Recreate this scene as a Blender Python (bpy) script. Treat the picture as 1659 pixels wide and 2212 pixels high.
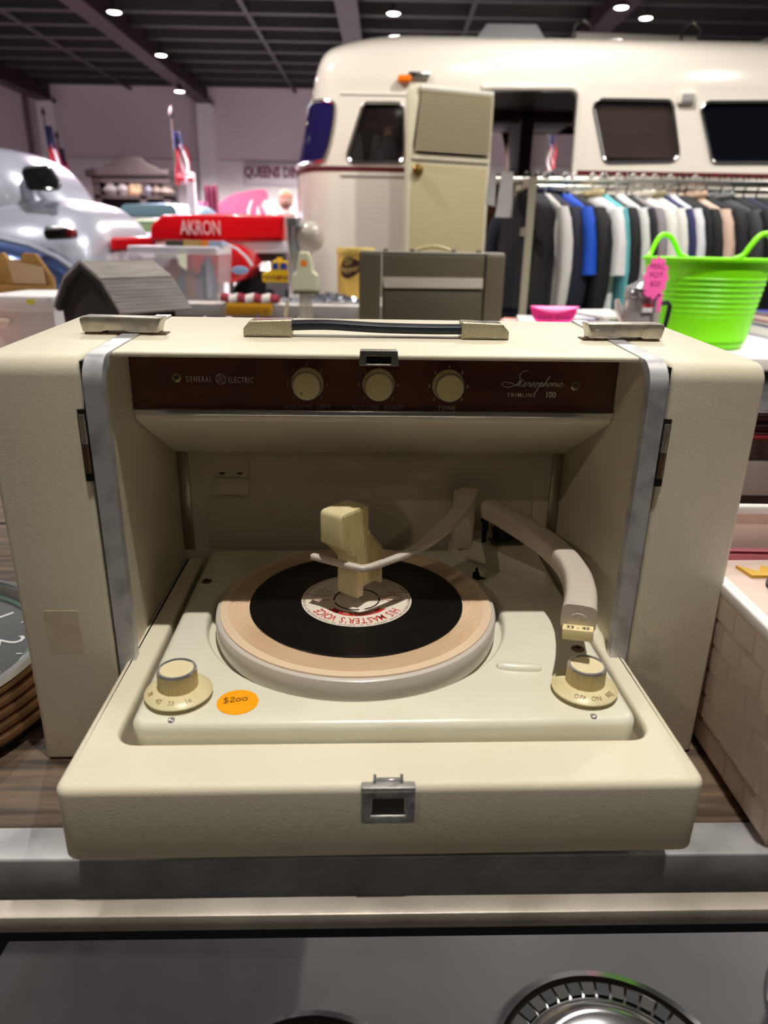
import bpy, bmesh, math, random
from mathutils import Vector, Matrix, Quaternion
from mathutils.geometry import tessellate_polygon
random.seed(7)
for o in list(bpy.data.objects): bpy.data.objects.remove(o, do_unlink=True)
scene = bpy.context.scene
COL = scene.collection
PI = math.pi
EYE = 1.06                      # height of the lens above the floor
FPX = 1534.0                    # focal length in pixels of the 1659 x 2212 frame
PITCH = math.radians(20.5)
ROLL = 0.018
# ---------------------------------------------------------------- camera
_fw = Vector((0, math.cos(PITCH), -math.sin(PITCH)))
_up = Vector((0, math.sin(PITCH), math.cos(PITCH)))
_rt = Vector((1, 0, 0))
_cr = _rt*math.cos(ROLL) + _up*math.sin(ROLL)
_cu = -_rt*math.sin(ROLL) + _up*math.cos(ROLL)
cam = bpy.data.objects.new('camera', bpy.data.cameras.new('camera'))
COL.objects.link(cam)
cam.matrix_world = Matrix(((_cr.x, _cu.x, -_fw.x, 0), (_cr.y, _cu.y, -_fw.y, 0), (_cr.z, _cu.z, -_fw.z, EYE), (0, 0, 0, 1)))
cam.data.sensor_fit = 'VERTICAL'
cam.data.sensor_height = 36.0
cam.data.lens = FPX/2212*36.0
cam.data.clip_start = 0.02
cam.data.clip_end = 100
cam.data.dof.use_dof = True
cam.data.dof.focus_distance = 0.60
cam.data.dof.aperture_fstop = 6.6
scene.camera = cam
def at(px, py, Y):
    """point at depth Y that stands behind a position in the photograph"""
    u = (px-829.5)/FPX; v = -(py-1106.0)/FPX
    d = _cr*u + _cu*v + _fw
    t = Y/d.y
    return Vector((d.x*t, Y, d.z*t + EYE))
def atz(px, py, z):
    u = (px-829.5)/FPX; v = -(py-1106.0)/FPX
    d = _cr*u + _cu*v + _fw
    t = (z-EYE)/d.z
    return Vector((d.x*t, d.y*t, z))
# ---------------------------------------------------------------- world, view
w = bpy.data.worlds.new('world'); scene.world = w; w.use_nodes = True
w.node_tree.nodes['Background'].inputs[0].default_value = (0.62, 0.58, 0.60, 1)
w.node_tree.nodes['Background'].inputs[1].default_value = 0.16
vs = scene.view_settings
vs.view_transform = 'Standard'; vs.look = 'None'; vs.gamma = 1.0; vs.use_curve_mapping = False
vs.exposure = 0.0
CEIL_Z = 4.05
# ceiling lamps of the hall: (x, y, power, colour)
WARM = (1.0, 0.95, 0.87); AMB = (1.0, 0.84, 0.64); NEUT = (1.0, 0.96, 0.90)
HALL_LAMPS = [
    (0.12, 0.17, 70, WARM), (1.75, 1.75, 40, WARM), (-1.8, 1.5, 56, NEUT),  # tub and birdhouse table lamps are unseen, added to brighten those tables
    (-3.2, -2.4, 20, AMB), (2.6, -2.6, 3.0, AMB), (0.2, -4.2, 3.0, AMB),
    (-3.4, 3.2, 26, NEUT), (0.8, 3.9, 14, NEUT), (3.4, 3.6, 70, NEUT),
    (-6.0, 6.5, 50, NEUT), (-1.5, 4.7, 60, NEUT), (1.3, 4.7, 54, NEUT), (4.8, 5.0, 50, NEUT),
]
# unseen spots added to brighten the tub and the olive case: (x, y, power, cone, aim)
ADDED_SPOTS = [(1.5, 1.0, 128, 50, (1.2, 2.66, 0.9)), (0.35, 0.9, 40, 44, (0.15, 2.5, 0.9))]
# lamps farther back, last pair unseen and added to brighten the wall: (pixel x, pixel y, depth, power, colour)
PINK = (1.0, 0.78, 0.88)
FAR_LAMPS = [(247, 27, 9.2, 560, PINK), (348, 120, 11.6, 780, PINK), (388, 198, 12.6, 170, NEUT), (850, 30, 9.6, 300, NEUT), (1342, 17, 9.3, 240, NEUT), (1395, 40, 10.2, 240, NEUT), (-260, 100, 11.6, 680, PINK), (700, 150, 12.8, 640, NEUT)]
# ---------------------------------------------------------------- materials
def srgb(r, g, b):
    def c(x):
        x = x/255.0
        return x/12.92 if x <= 0.04045 else ((x+0.055)/1.055)**2.4
    return (c(r), c(g), c(b), 1.0)
MATS = {}
def M(name, rgb=(200, 200, 200), rough=0.5, metal=0.0, bump=None, var=None, emit=None, trans=0.0, alpha=1.0, coat=0.0, ior=1.45, spec=None, stretch=None, aniso=0.0, sss=0.0):
    """procedural material; bump = (kind, scale, strength), var = (scale, other rgb, low, high)"""
    if name in MATS: return MATS[name]
    m = bpy.data.materials.new(name); m.use_nodes = True
    nt = m.node_tree; n = nt.nodes; L = nt.links
    p = n['Principled BSDF']
    col = srgb(*rgb)
    p.inputs['Base Color'].default_value = col
    p.inputs['Roughness'].default_value = rough
    p.inputs['Metallic'].default_value = metal
    p.inputs['IOR'].default_value = ior
    if spec is not None: p.inputs['Specular IOR Level'].default_value = spec
    if trans: p.inputs['Transmission Weight'].default_value = trans
    if alpha < 1: p.inputs['Alpha'].default_value = alpha
    if coat: p.inputs['Coat Weight'].default_value = coat; p.inputs['Coat Roughness'].default_value = 0.05
    if aniso: p.inputs['Anisotropic'].default_value = aniso
    if sss: p.inputs['Subsurface Weight'].default_value = sss; p.inputs['Subsurface Scale'].default_value = 0.005
    if emit:
        p.inputs['Emission Color'].default_value = srgb(*emit[0]); p.inputs['Emission Strength'].default_value = emit[1]
    tc = None
    def coords():
        nonlocal tc
        if tc is None:
            t = n.new('ShaderNodeTexCoord'); tc = t.outputs['Object']
            if stretch:
                mp = n.new('ShaderNodeMapping'); mp.inputs['Scale'].default_value = stretch
                L.new(tc, mp.inputs['Vector']); tc = mp.outputs['Vector']
        return tc
    if var:
        nz = n.new('ShaderNodeTexNoise'); nz.inputs['Scale'].default_value = var[0]; nz.inputs['Detail'].default_value = 6
        L.new(coords(), nz.inputs['Vector'])
        rp = n.new('ShaderNodeValToRGB')
        rp.color_ramp.elements[0].position = var[2]; rp.color_ramp.elements[0].color = col
        rp.color_ramp.elements[1].position = var[3]; rp.color_ramp.elements[1].color = srgb(*var[1])
        L.new(nz.outputs['Fac'], rp.inputs['Fac']); L.new(rp.outputs['Color'], p.inputs['Base Color'])
    if bump:
        kind, sc, st = bump
        bp = n.new('ShaderNodeBump'); bp.inputs['Strength'].default_value = st; bp.inputs['Distance'].default_value = 0.001
        if kind == 'leather':
            v = n.new('ShaderNodeTexVoronoi'); v.feature = 'DISTANCE_TO_EDGE'; v.inputs['Scale'].default_value = sc
            nz = n.new('ShaderNodeTexNoise'); nz.inputs['Scale'].default_value = sc*0.25; nz.inputs['Detail'].default_value = 3
            ad = n.new('ShaderNodeVectorMath'); ad.operation = 'MULTIPLY_ADD'
            ad.inputs[1].default_value = (0.006, 0.006, 0.006)
            L.new(nz.outputs['Color'], ad.inputs[0]); L.new(coords(), ad.inputs[2]); L.new(coords(), nz.inputs['Vector'])
            L.new(ad.outputs[0], v.inputs['Vector'])
            mm = n.new('ShaderNodeMath'); mm.operation = 'MINIMUM'; mm.inputs[1].default_value = 0.16
            L.new(v.outputs['Distance'], mm.inputs[0])
            n2 = n.new('ShaderNodeTexNoise'); n2.inputs['Scale'].default_value = 18; L.new(coords(), n2.inputs['Vector'])
            ml = n.new('ShaderNodeMath'); ml.operation = 'MULTIPLY'; L.new(mm.outputs[0], ml.inputs[0]); L.new(n2.outputs['Fac'], ml.inputs[1])
            bp.inputs['Distance'].default_value = 0.0022
            L.new(ml.outputs[0], bp.inputs['Height'])
        elif kind == 'noise':
            nz = n.new('ShaderNodeTexNoise'); nz.inputs['Scale'].default_value = sc; nz.inputs['Detail'].default_value = 5
            L.new(coords(), nz.inputs['Vector']); L.new(nz.outputs['Fac'], bp.inputs['Height'])
        elif kind == 'rings':
            wv = n.new('ShaderNodeTexWave'); wv.wave_type = 'RINGS'; wv.rings_direction = 'Z'; wv.inputs['Scale'].default_value = sc
            L.new(coords(), wv.inputs['Vector']); L.new(wv.outputs['Fac'], bp.inputs['Height'])
            bp.inputs['Distance'].default_value = 0.0003
        elif kind in ('wavex', 'wavey', 'wavez'):
            wv = n.new('ShaderNodeTexWave'); wv.bands_direction = kind[-1].upper(); wv.inputs['Scale'].default_value = sc
            L.new(coords(), wv.inputs['Vector']); L.new(wv.outputs['Fac'], bp.inputs['Height'])
            bp.inputs['Distance'].default_value = 0.004
        L.new(bp.outputs['Normal'], p.inputs['Normal'])
    MATS[name] = m
    return m
# ---------------------------------------------------------------- mesh helpers
def rpoly(pts, r, seg=5):
    """round the corners of a 2-D polygon; r is one radius or one per corner"""
    n = len(pts); out = []
    rs = r if isinstance(r, (list, tuple)) else [r]*n
    for i in range(n):
        p0 = Vector(pts[i-1]).to_2d(); p1 = Vector(pts[i]).to_2d(); p2 = Vector(pts[(i+1) % n]).to_2d()
        rr = rs[i]
        a = (p0-p1); b = (p2-p1)
        la, lb = a.length, b.length
        a.normalize(); b.normalize()
        if rr <= 1e-6: out.append(tuple(p1)); continue
        ang = a.angle(b)
        d = min(rr/math.tan(ang/2), la*0.49, lb*0.49)
        rr = d*math.tan(ang/2)
        q0 = p1+a*d; q1 = p1+b*d
        bis = (a+b).normalized(); c = p1 + bis*(rr/math.sin(ang/2))
        a0 = math.atan2(q0.y-c.y, q0.x-c.x); a1 = math.atan2(q1.y-c.y, q1.x-c.x)
        da = (a1-a0+PI) % (2*PI)-PI
        for k in range(seg+1):
            t = a0+da*k/seg
            out.append((c.x+rr*math.cos(t), c.y+rr*math.sin(t)))
    return out
def circ(cx, cy, r, n=48, ry=None, a0=0):
    ry = r if ry is None else ry
    return [(cx+r*math.cos(a0+2*PI*k/n), cy+ry*math.sin(a0+2*PI*k/n)) for k in range(n)]
def area2(p): return 0.5*sum(p[i][0]*p[(i+1) % len(p)][1]-p[(i+1) % len(p)][0]*p[i][1] for i in range(len(p)))
def offs(poly, d):
    """move a polygon inward by d (counter-clockwise polygons)"""
    n = len(poly); out = []
    for i in range(n):
        p0 = Vector(poly[i-1]).to_2d(); p1 = Vector(poly[i]).to_2d(); p2 = Vector(poly[(i+1) % n]).to_2d()
        e0 = p1-p0; e1 = p2-p1
        if e0.length < 1e-9: e0 = e1
        if e1.length < 1e-9: e1 = e0
        n0 = Vector((-e0.y, e0.x)).normalized(); n1 = Vector((-e1.y, e1.x)).normalized()
        m = n0+n1
        if m.length < 1e-6: m = n0
        m.normalize(); k = d/max(0.35, m.dot(n0))
        q = p1+m*k; out.append((q.x, q.y))
    return out
XY = lambda a, b, h: (a, b, h)      # polygon in x,y extruded in z
XZ = lambda a, b, h: (a, h, b)      # polygon in x,z extruded in y
YZ = lambda a, b, h: (h, a, b)      # polygon in y,z extruded in x
def frame_from(d, upv=None):
    d = d.normalized(); upv = upv or Vector((0, 0, 1))
    if abs(d.dot(upv)) > 0.98: upv = Vector((0, 1, 0)) if abs(d.y) < 0.9 else Vector((1, 0, 0))
    s = d.cross(upv).normalized(); u = s.cross(d).normalized()
    return s, u
def catmull(pts, sub=6, closed=False):
    P = [Vector(p) for p in pts]; n = len(P); out = []
    rng = n if closed else n-1
    for i in range(rng):
        p0 = P[(i-1) % n] if closed or i > 0 else P[0]
        p1 = P[i]; p2 = P[(i+1) % n]
        p3 = P[(i+2) % n] if closed or i+2 < n else P[-1]
        for k in range(sub):
            t = k/sub
            out.append(0.5*((2*p1)+(-p0+p2)*t+(2*p0-5*p1+4*p2-p3)*t*t+(-p0+3*p1-3*p2+p3)*t*t*t))
    if not closed: out.append(P[-1].copy())
    return out
class MB:
    def __init__(s): s.v = []; s.f = []; s.mi = []; s.cur = 0
    def add(s, vs_, fs_, xf=None):
        o = len(s.v)
        for p in vs_:
            p = Vector(p)
            if xf is not None: p = xf @ p
            s.v.append(p)
        for f in fs_: s.f.append([i+o for i in f]); s.mi.append(s.cur)
        return s
    def box(s, lo, hi, bev=0.0, seg=2, xf=None):
        if bev <= 0:
            x0, y0, z0 = lo; x1, y1, z1 = hi
            return s.add([(x0, y0, z0), (x1, y0, z0), (x1, y1, z0), (x0, y1, z0), (x0, y0, z1), (x1, y0, z1), (x1, y1, z1), (x0, y1, z1)],
                         [(0, 3, 2, 1), (4, 5, 6, 7), (0, 1, 5, 4), (1, 2, 6, 5), (2, 3, 7, 6), (3, 0, 4, 7)], xf)
        bm = bmesh.new(); bmesh.ops.create_cube(bm, size=1)
        for v in bm.verts:
            v.co = Vector([(lo[i]+hi[i])/2+v.co[i]*(hi[i]-lo[i]) for i in range(3)])
        bmesh.ops.bevel(bm, geom=bm.edges[:], offset=bev, segments=seg, profile=0.5, affect='EDGES')
        bm.verts.index_update()
        s.add([v.co.copy() for v in bm.verts], [[v.index for v in f.verts] for f in bm.faces], xf); bm.free()
        return s
    def prism(s, poly, h0, h1, ax=XY, holes=(), xf=None):
        return s.rprism(poly, h0, h1, 0, 0, ax, holes, xf)
    def rprism(s, poly, h0, h1, r1=0.0, r0=0.0, ax=XY, holes=(), xf=None, seg=4, hr=None):
        """extruded polygon with the rim rounded by r1 at h1 and by r0 at h0; hr rounds the rims of holes at h1"""
        if area2(poly) < 0: poly = poly[::-1]
        holes = [h if area2(h) < 0 else h[::-1] for h in holes]
        levels = []
        if r0 > 0:
            for k in range(seg+1):
                a = PI/2*k/seg; levels.append((r0*(1-math.sin(a)), h0+r0*(1-math.cos(a))))
        else: levels.append((0, h0))
        if r1 > 0:
            for k in range(seg+1):
                a = PI/2*k/seg; levels.append((r1*(1-math.cos(a)), h1-r1*(1-math.sin(a))))
        else: levels.append((0, h1))
        vs_ = []; fs_ = []; loops_b = []; loops_t = []
        for li, lp in enumerate([poly]+list(holes)):
            n = len(lp); base = len(vs_)
            for (d, h) in levels:
                dd = d
                if li > 0 and hr is not None: dd = d*(hr/r1) if r1 > 0 else d
                q = offs(lp, dd) if dd else lp
                vs_ += [ax(a, b, h) for a, b in q]
            for k in range(len(levels)-1):
                for i in range(n):
                    j = (i+1) % n
                    fs_.append((base+k*n+i, base+k*n+j, base+(k+1)*n+j, base+(k+1)*n+i))
            loops_b.append((base, n)); loops_t.append((base+(len(levels)-1)*n, n))
        for loops, flip in ((loops_b, True), (loops_t, False)):
            idx = []; pl = []
            for b, n in loops:
                pts = []
                for i in range(n):
                    p = vs_[b+i]
                    q = {0: (p[0], p[1])}.get(0)
                    if ax is XZ: q = (p[0], p[2])
                    elif ax is YZ: q = (p[1], p[2])
                    pts.append(Vector((q[0], q[1], 0))); idx.append(b+i)
                pl.append(pts)
            for t in tessellate_polygon(pl):
                a, b, c = [idx[i] for i in t]
                A, B, C = [Vector(vs_[i]) for i in (a, b, c)]
                if ((B-A).cross(C-A)).length < 1e-14: continue
                fs_.append((a, b, c))
        s.add(vs_, fs_, xf); return s
    def cyl(s, p0, p1, r0, r1=None, n=16, cap=True):
        r1 = r0 if r1 is None else r1
        p0 = Vector(p0); p1 = Vector(p1); a, b = frame_from(p1-p0)
        vs_ = [p0+(a*math.cos(2*PI*i/n)+b*math.sin(2*PI*i/n))*r0 for i in range(n)]+[p1+(a*math.cos(2*PI*i/n)+b*math.sin(2*PI*i/n))*r1 for i in range(n)]
        fs_ = [(i, (i+1) % n, n+(i+1) % n, n+i) for i in range(n)]
        if cap: fs_ += [tuple(range(n))[::-1], tuple(range(n, 2*n))]
        return s.add(vs_, fs_)
    def tube(s, pts, r, n=8, closed=False, ab=None, cap=True, upv=None):
        """sweep; r a number or a list; ab = (side, up) half sizes for a flat section (rounded when n>4)"""
        P = [Vector(p) for p in pts]; m = len(P); vs_ = []; fs_ = []
        prev = None
        for i in range(m):
            d = (P[(i+1) % m]-P[i-1]) if closed else (P[min(i+1, m-1)]-P[max(i-1, 0)])
            if prev is None: a, b = frame_from(d, upv)
            else:
                a, b = prev; dn = d.normalized()
                if upv is not None: a, b = frame_from(d, upv)
                else:
                    a = (a-dn*a.dot(dn)).normalized(); b = a.cross(dn).normalized()
            prev = (a, b)
            rr = r[i] if isinstance(r, (list, tuple)) else r
            for k in range(n):
                t = 2*PI*(k+(0.5 if n == 4 else 0))/n
                ca, sa = math.cos(t), math.sin(t)
                if ab:
                    x = ab[i] if isinstance(ab, list) else ab
                    if n == 4: ca, sa = math.copysign(1, ca), math.copysign(1, sa)
                    elif n >= 12:
                        e = 0.45; ca = math.copysign(abs(ca)**e, ca); sa = math.copysign(abs(sa)**e, sa)
                    vs_.append(P[i]+a*ca*x[0]+b*sa*x[1])
                else: vs_.append(P[i]+(a*ca+b*sa)*rr)
        for i in range(m if closed else m-1):
            j = (i+1) % m
            for k in range(n):
                l = (k+1) % n
                fs_.append((i*n+k, i*n+l, j*n+l, j*n+k))
        if cap and not closed: fs_ += [tuple(range(n))[::-1], tuple(range((m-1)*n, m*n))]
        return s.add(vs_, fs_)
    def lathe(s, prof, n=48, c=(0, 0, 0), ax='z', xf=None):
        vs_ = []; fs_ = []; m = len(prof)
        for r, h in prof:
            for k in range(n):
                t = 2*PI*k/n; x, y = max(r, 1e-5)*math.cos(t), max(r, 1e-5)*math.sin(t)
                if ax == 'z': q = (c[0]+x, c[1]+y, c[2]+h)
                elif ax == 'y': q = (c[0]+x, c[1]+h, c[2]+y)
                else: q = (c[0]+h, c[1]+x, c[2]+y)
                vs_.append(q)
        for i in range(m-1):
            for k in range(n):
                l = (k+1) % n; fs_.append((i*n+k, i*n+l, (i+1)*n+l, (i+1)*n+k))
        if prof[0][0] > 1e-4: pass
        return s.add(vs_, fs_, xf)
    def grid(s, fn, nu, nv, cu=False):
        vs_ = [fn(i/nu, j/nv) for j in range(nv+1) for i in range(nu+1)]
        fs_ = [(j*(nu+1)+i, j*(nu+1)+i+1, (j+1)*(nu+1)+i+1, (j+1)*(nu+1)+i) for j in range(nv) for i in range(nu)]
        return s.add(vs_, fs_)
    def loft(s, rings, cap=True):
        n = len(rings[0]); vs_ = [p for r in rings for p in r]; fs_ = []
        for i in range(len(rings)-1):
            for k in range(n):
                l = (k+1) % n; fs_.append((i*n+k, i*n+l, (i+1)*n+l, (i+1)*n+k))
        if cap: fs_ += [tuple(range(n))[::-1], tuple(range((len(rings)-1)*n, len(rings)*n))]
        return s.add(vs_, fs_)
    def text(s, body, size, xf, depth=0.0002, align='CENTER', sx=1.0, space=1.0, bold=0.0):
        cu = bpy.data.curves.new('t', 'FONT'); cu.body = body; cu.size = size; cu.align_x = align
        cu.extrude = depth; cu.space_character = space; cu.resolution_u = 2; cu.offset = bold
        o = bpy.data.objects.new('t', cu); me = bpy.data.meshes.new_from_object(o)
        sc = Matrix.Diagonal((sx, 1, 1, 1))
        s.add([sc @ v.co for v in me.vertices], [list(p.vertices) for p in me.polygons], xf)
        bpy.data.meshes.remove(me); bpy.data.objects.remove(o); bpy.data.curves.remove(cu); return s
    def arctext(s, body, size, c, r, mid, z, depth=0.0002, sx=1.0, space=1.0, bold=0.0, inward=False):
        """letters set round a circle in a level plane, tops outward, centred on angle mid, reading clockwise"""
        ws = []
        for ch in body:
            ws.append((0.34 if ch in " .'I,i" else 0.78 if ch in 'MW' else 0.62)*size*sx*space)
        tot = sum(ws); pos = -tot/2
        for ch, wd in zip(body, ws):
            m_ = pos+wd/2; pos += wd
            a = mid-m_/r
            X = Matrix.Translation((c[0]+r*math.cos(a), c[1]+r*math.sin(a), z)) @ Matrix.Rotation(a-PI/2, 4, 'Z')
            if ch != ' ': s.text(ch, size, X, depth, 'CENTER', sx, 1.0, bold)
        return s
    def build(s, name, mat, parent=None, ang=35, loc=None, fix=True):
        me = bpy.data.meshes.new(name)
        bm = bmesh.new()
        vv = [bm.verts.new(p) for p in s.v]
        bm.verts.index_update()
        for f, mi_ in zip(s.f, s.mi):
            if len(set(f)) < 3: continue
            try: fc = bm.faces.new([vv[i] for i in f]); fc.material_index = mi_
            except ValueError: pass
        bmesh.ops.remove_doubles(bm, verts=bm.verts, dist=1e-6)
        if fix: bmesh.ops.recalc_face_normals(bm, faces=bm.faces)
        ca = math.radians(ang)
        for f in bm.faces: f.smooth = True
        for e in bm.edges:
            if len(e.link_faces) == 2: e.smooth = e.calc_face_angle(0) < ca
        bm.to_mesh(me); bm.free()
        for m_ in (mat if isinstance(mat, (list, tuple)) else [mat]): me.materials.append(m_)
        o = bpy.data.objects.new(name, me); COL.objects.link(o)
        if parent is not None: o.parent = parent
        if loc is not None: o.location = loc
        return o
def tag(o, label=None, cat=None, group=None, kind=None):
    if label: o['label'] = label
    if cat: o['category'] = cat
    if group: o['group'] = group
    if kind: o['kind'] = kind
    return o
def thing(name, label, cat, loc=(0, 0, 0), rz=0.0, group=None):
    o = bpy.data.objects.new(name, None); COL.objects.link(o)
    o.empty_display_size = 0.05
    o.location = loc; o.rotation_euler = (0, 0, rz)
    return tag(o, label, cat, group)
def copy_tree(o, parent=None):
    c = o.copy(); COL.objects.link(c); c.parent = parent
    for ch in o.children: copy_tree(ch, c)
    return c
def copy_obj(o, loc, parent=None, rot=None, scale=None):
    c = o.copy(); COL.objects.link(c); c.parent = parent if parent is not None else o.parent
    c.location = loc
    if rot is not None: c.rotation_euler = rot
    if scale is not None: c.scale = scale
    return c
T = Matrix.Translation
def R(a, ax): return Matrix.Rotation(math.radians(a), 4, ax)
# ================================================================ hall shell
HX0, HX1, HY0, HY1 = -13.0, 13.0, -8.0, 16.0
flo = M('sealed_concrete', (90, 88, 90), 0.45, bump=('noise', 30, 0.15), var=(3.5, (66, 64, 67), 0.3, 0.75))
tag(MB().box((HX0, HY0, -0.1), (HX1, HY1, 0.0)).build('floor', flo), kind='structure')
wallm = M('painted_panel_wall', (228, 221, 223), 0.7, bump=('noise', 3, 0.1), var=(0.7, (216, 209, 212), 0.35, 0.7))
wallp = M('upper_panel_wall', (216, 203, 208), 0.7, var=(0.6, (204, 190, 196), 0.35, 0.7))
CEIL_Z0 = CEIL_Z+0.02
zj = at(520, 346, HY1).z
WB = MB().box((HX0, HY1, 0.0), (HX1, HY1+0.2, zj-0.012)).build('wall_back', wallm); tag(WB, kind='structure')
tag(MB().box((HX0, HY1, zj), (HX1, HY1+0.2, CEIL_Z0)).build('upper_panel', wallp, WB), 'upper painted wall panel')
side = M('dim_side_wall', (120, 112, 118), 0.8)
tag(MB().box((HX0-0.2, HY0, 0), (HX0, HY1, CEIL_Z0)).build('wall_left', side), kind='structure')
tag(MB().box((HX1, HY0, 0), (HX1+0.2, HY1, CEIL_Z0)).build('wall_right', side), kind='structure')
tag(MB().box((HX0, HY0-0.2, 0), (HX1, HY0, CEIL_Z0)).build('wall_front', side), kind='structure')
roofm = M('roof_sheet', (150, 140, 144), 0.7, bump=('wavex', 12, 0.4), var=(2.0, (120, 112, 116), 0.35, 0.7))
CE = tag(MB().box((HX0, HY0, CEIL_Z0), (HX1, HY1, CEIL_Z0+0.1)).build('ceiling', roofm), kind='structure')
purl = M('purlin_dark', (46, 42, 44), 0.6)
raft = M('rafter_maroon', (38, 20, 28), 0.55)
y = 5.0; p0 = None
while y < HY1:
    if p0 is None:
        p0 = MB().box((HX0, -0.06, -0.20), (HX1, 0.06, 0.0)).build('purlin', purl, CE); p0.location = (0, y, CEIL_Z0)
    else: copy_obj(p0, (0, y, CEIL_Z0), CE)
    y += 0.66
COLX = [at(118, 300, HY1).x, at(452, 300, HY1).x]
dx_ = COLX[1]-COLX[0]
COLX += [COLX[1]+dx_*k for k in (1, 2, 3)]+[COLX[0]-dx_]
colm = M('column_paint', (226, 221, 223), 0.6); cold = M('column_shade', (150, 144, 148), 0.6)
for k, x in enumerate(COLX):
    if x < HX0+0.3 or x > HX1-0.3: continue
    b = MB().box((-0.13, HY0, -0.06), (0.13, HY1, -0.02)); b.box((-0.13, HY0, -0.46), (0.13, HY1, -0.42)); b.box((-0.02, HY0, -0.42), (0.02, HY1, -0.06))
    o = b.build('rafter', raft, CE, fix=False); o.location = (x, 0, CEIL_Z0)
    b = MB().box((x-0.16, HY1-0.28, 0), (x+0.16, HY1-0.25, CEIL_Z0-0.46)); b.box((x-0.16, HY1-0.03, 0), (x+0.16, HY1, CEIL_Z0-0.46)); b.box((x-0.02, HY1-0.25, 0), (x+0.02, HY1-0.03, CEIL_Z0-0.46))
    b.build('column', colm, WB)
# drain pipe by the first column
MB().cyl((COLX[0]-0.45, HY1-0.1, 0), (COLX[0]-0.45, HY1-0.1, CEIL_Z0), 0.05, n=12).build('down_pipe', M('pipe_mauve', (112, 92, 104), 0.5), WB)
# roof cables between the rafters
for px_ in (150, 590, 985):
    q = at(px_, 80, 13.2)
    MB().box((q.x-0.03, 5.0, -0.21), (q.x+0.03, HY1, -0.17)).build('cable_tray', purl, CE).location = (0, 0, CEIL_Z0)
# ================================================================ hall: lamps (each lamp carries its own light)
lamp_house = M('lamp_housing', (60, 60, 62), 0.4, 0.6)
lamp_lens = M('lamp_lens', (255, 250, 240), 0.3, emit=((255, 246, 228), 22.0))
def hall_lamp(i, x, y, z, power, col, lab, spot=True, size=0.024, cone=150, k=1.0):
    L = thing('high_bay_lamp', lab, 'lamp', (x, y, z), 0, 'round lamps under the hall roof'); L.scale = (k, k, k)
    MB().lathe([(0.0, 0.16), (0.06, 0.16), (0.07, 0.06), (0.13, 0.02), (0.14, -0.005), (0.125, -0.005), (0.115, 0.01), (0.0, 0.012)], 28).build('housing', lamp_house, L)
    MB().lathe([(0.0, -0.004), (0.10, -0.003), (0.115, 0.006)], 28).build('lens', lamp_lens, L)
    MB().cyl((0, 0, 0.15), (0, 0, max(0.2, (CEIL_Z-z)/k)), 0.008, n=8).build('hanging_rod', lamp_house, L)
    if power > 0:
        ld = bpy.data.lights.new('lamp_light', 'SPOT'); ld.energy = power*4; ld.color = col; ld.shadow_soft_size = size
        ld.spot_size = math.radians(cone); ld.spot_blend = 1.0 if cone < 100 else 0.6
        lo_ = bpy.data.objects.new('lamp_light', ld); COL.objects.link(lo_); lo_.parent = L; lo_.location = (0, 0, -0.035)
    return L
_lab = ['lamp directly above the record player', 'unseen lamp added to brighten the green tub table', 'unseen lamp added to brighten the barn birdhouse table', 'lamp behind the photographer to the left', 'lamp behind the photographer to the right', 'lamp farthest behind the photographer',
        'lamp above the silver car side of the aisle', 'lamp above the middle of the aisle', 'lamp above the clothes rack', 'lamp above the silver car', 'lamp above the red racer', 'lamp above the motorhome nose', 'lamp above the motorhome roof']
for i, (x, y, pw, cl_) in enumerate(HALL_LAMPS):
    hall_lamp(i, x, y, CEIL_Z-0.45, pw, cl_, _lab[i], cone=35 if i == 0 else 84 if i < 3 else 150)

_lab2 = ['lamp nearest the top left corner of the picture', 'brightest lamp left of the middle rafter', 'lamp hanging in front of the far wall', 'lamp above the motorhome front roof', 'left one of the two lamps at top right', 'right one of the two lamps at top right', 'unseen lamp added beyond the left edge above the silver car', 'unseen lamp added behind the motorhome nose']
for i, (px_, py_, Y_, pw, cl_) in enumerate(FAR_LAMPS):
    q = at(px_, py_, Y_)
    hall_lamp(i, q.x, q.y, min(q.z, CEIL_Z-0.3), pw, cl_, _lab2[i], size=0.06, k=0.62)

for (x, y, pw, cn, aim), lb in zip(ADDED_SPOTS, ('unseen spot added to brighten the green tub', 'unseen spot added to brighten the olive case')):
    L = hall_lamp(0, x, y, CEIL_Z-0.45, pw, NEUT, lb, cone=cn)
    for ch in L.children:
        if ch.type == 'LIGHT': ch.rotation_euler = (Vector(aim)-Vector((x, y, CEIL_Z-0.485))).to_track_quat('-Z', 'Y').to_euler()
# ================================================================ record player
BENCH_Z = EYE-0.392
cream = M('cream_vinyl', (229, 222, 202), 0.52, bump=('leather', 520, 0.3), var=(9, (222, 213, 188), 0.35, 0.75))
cream_smooth = M('cream_lining', (216, 208, 188), 0.6, bump=('noise', 900, 0.08))
deckm = M('deck_enamel', (228, 226, 208), 0.28, coat=0.35, var=(14, (222, 219, 196), 0.45, 0.8))
alu = M('brushed_aluminium', (216, 216, 219), 0.38, 0.55, bump=('noise', 300, 0.12), var=(60, (170, 170, 174), 0.45, 0.75))
chrome = M('chrome', (228, 228, 230), 0.14, 0.8)
steelold = M('worn_nickel', (196, 190, 178), 0.3, 0.75, bump=('noise', 500, 0.12), var=(160, (160, 150, 130), 0.45, 0.8))
pitted = M('pitted_nickel', (206, 197, 170), 0.32, 0.7, bump=('noise', 1500, 0.4), var=(1300, (112, 98, 74), 0.54, 0.66))
blackpl = M('black_plastic', (26, 27, 32), 0.32)
dark = M('dark_gap', (14, 12, 10), 0.8)
ivory = M('ivory_plastic', (226, 214, 170), 0.35, var=(60, (214, 198, 146), 0.4, 0.75))
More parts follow.
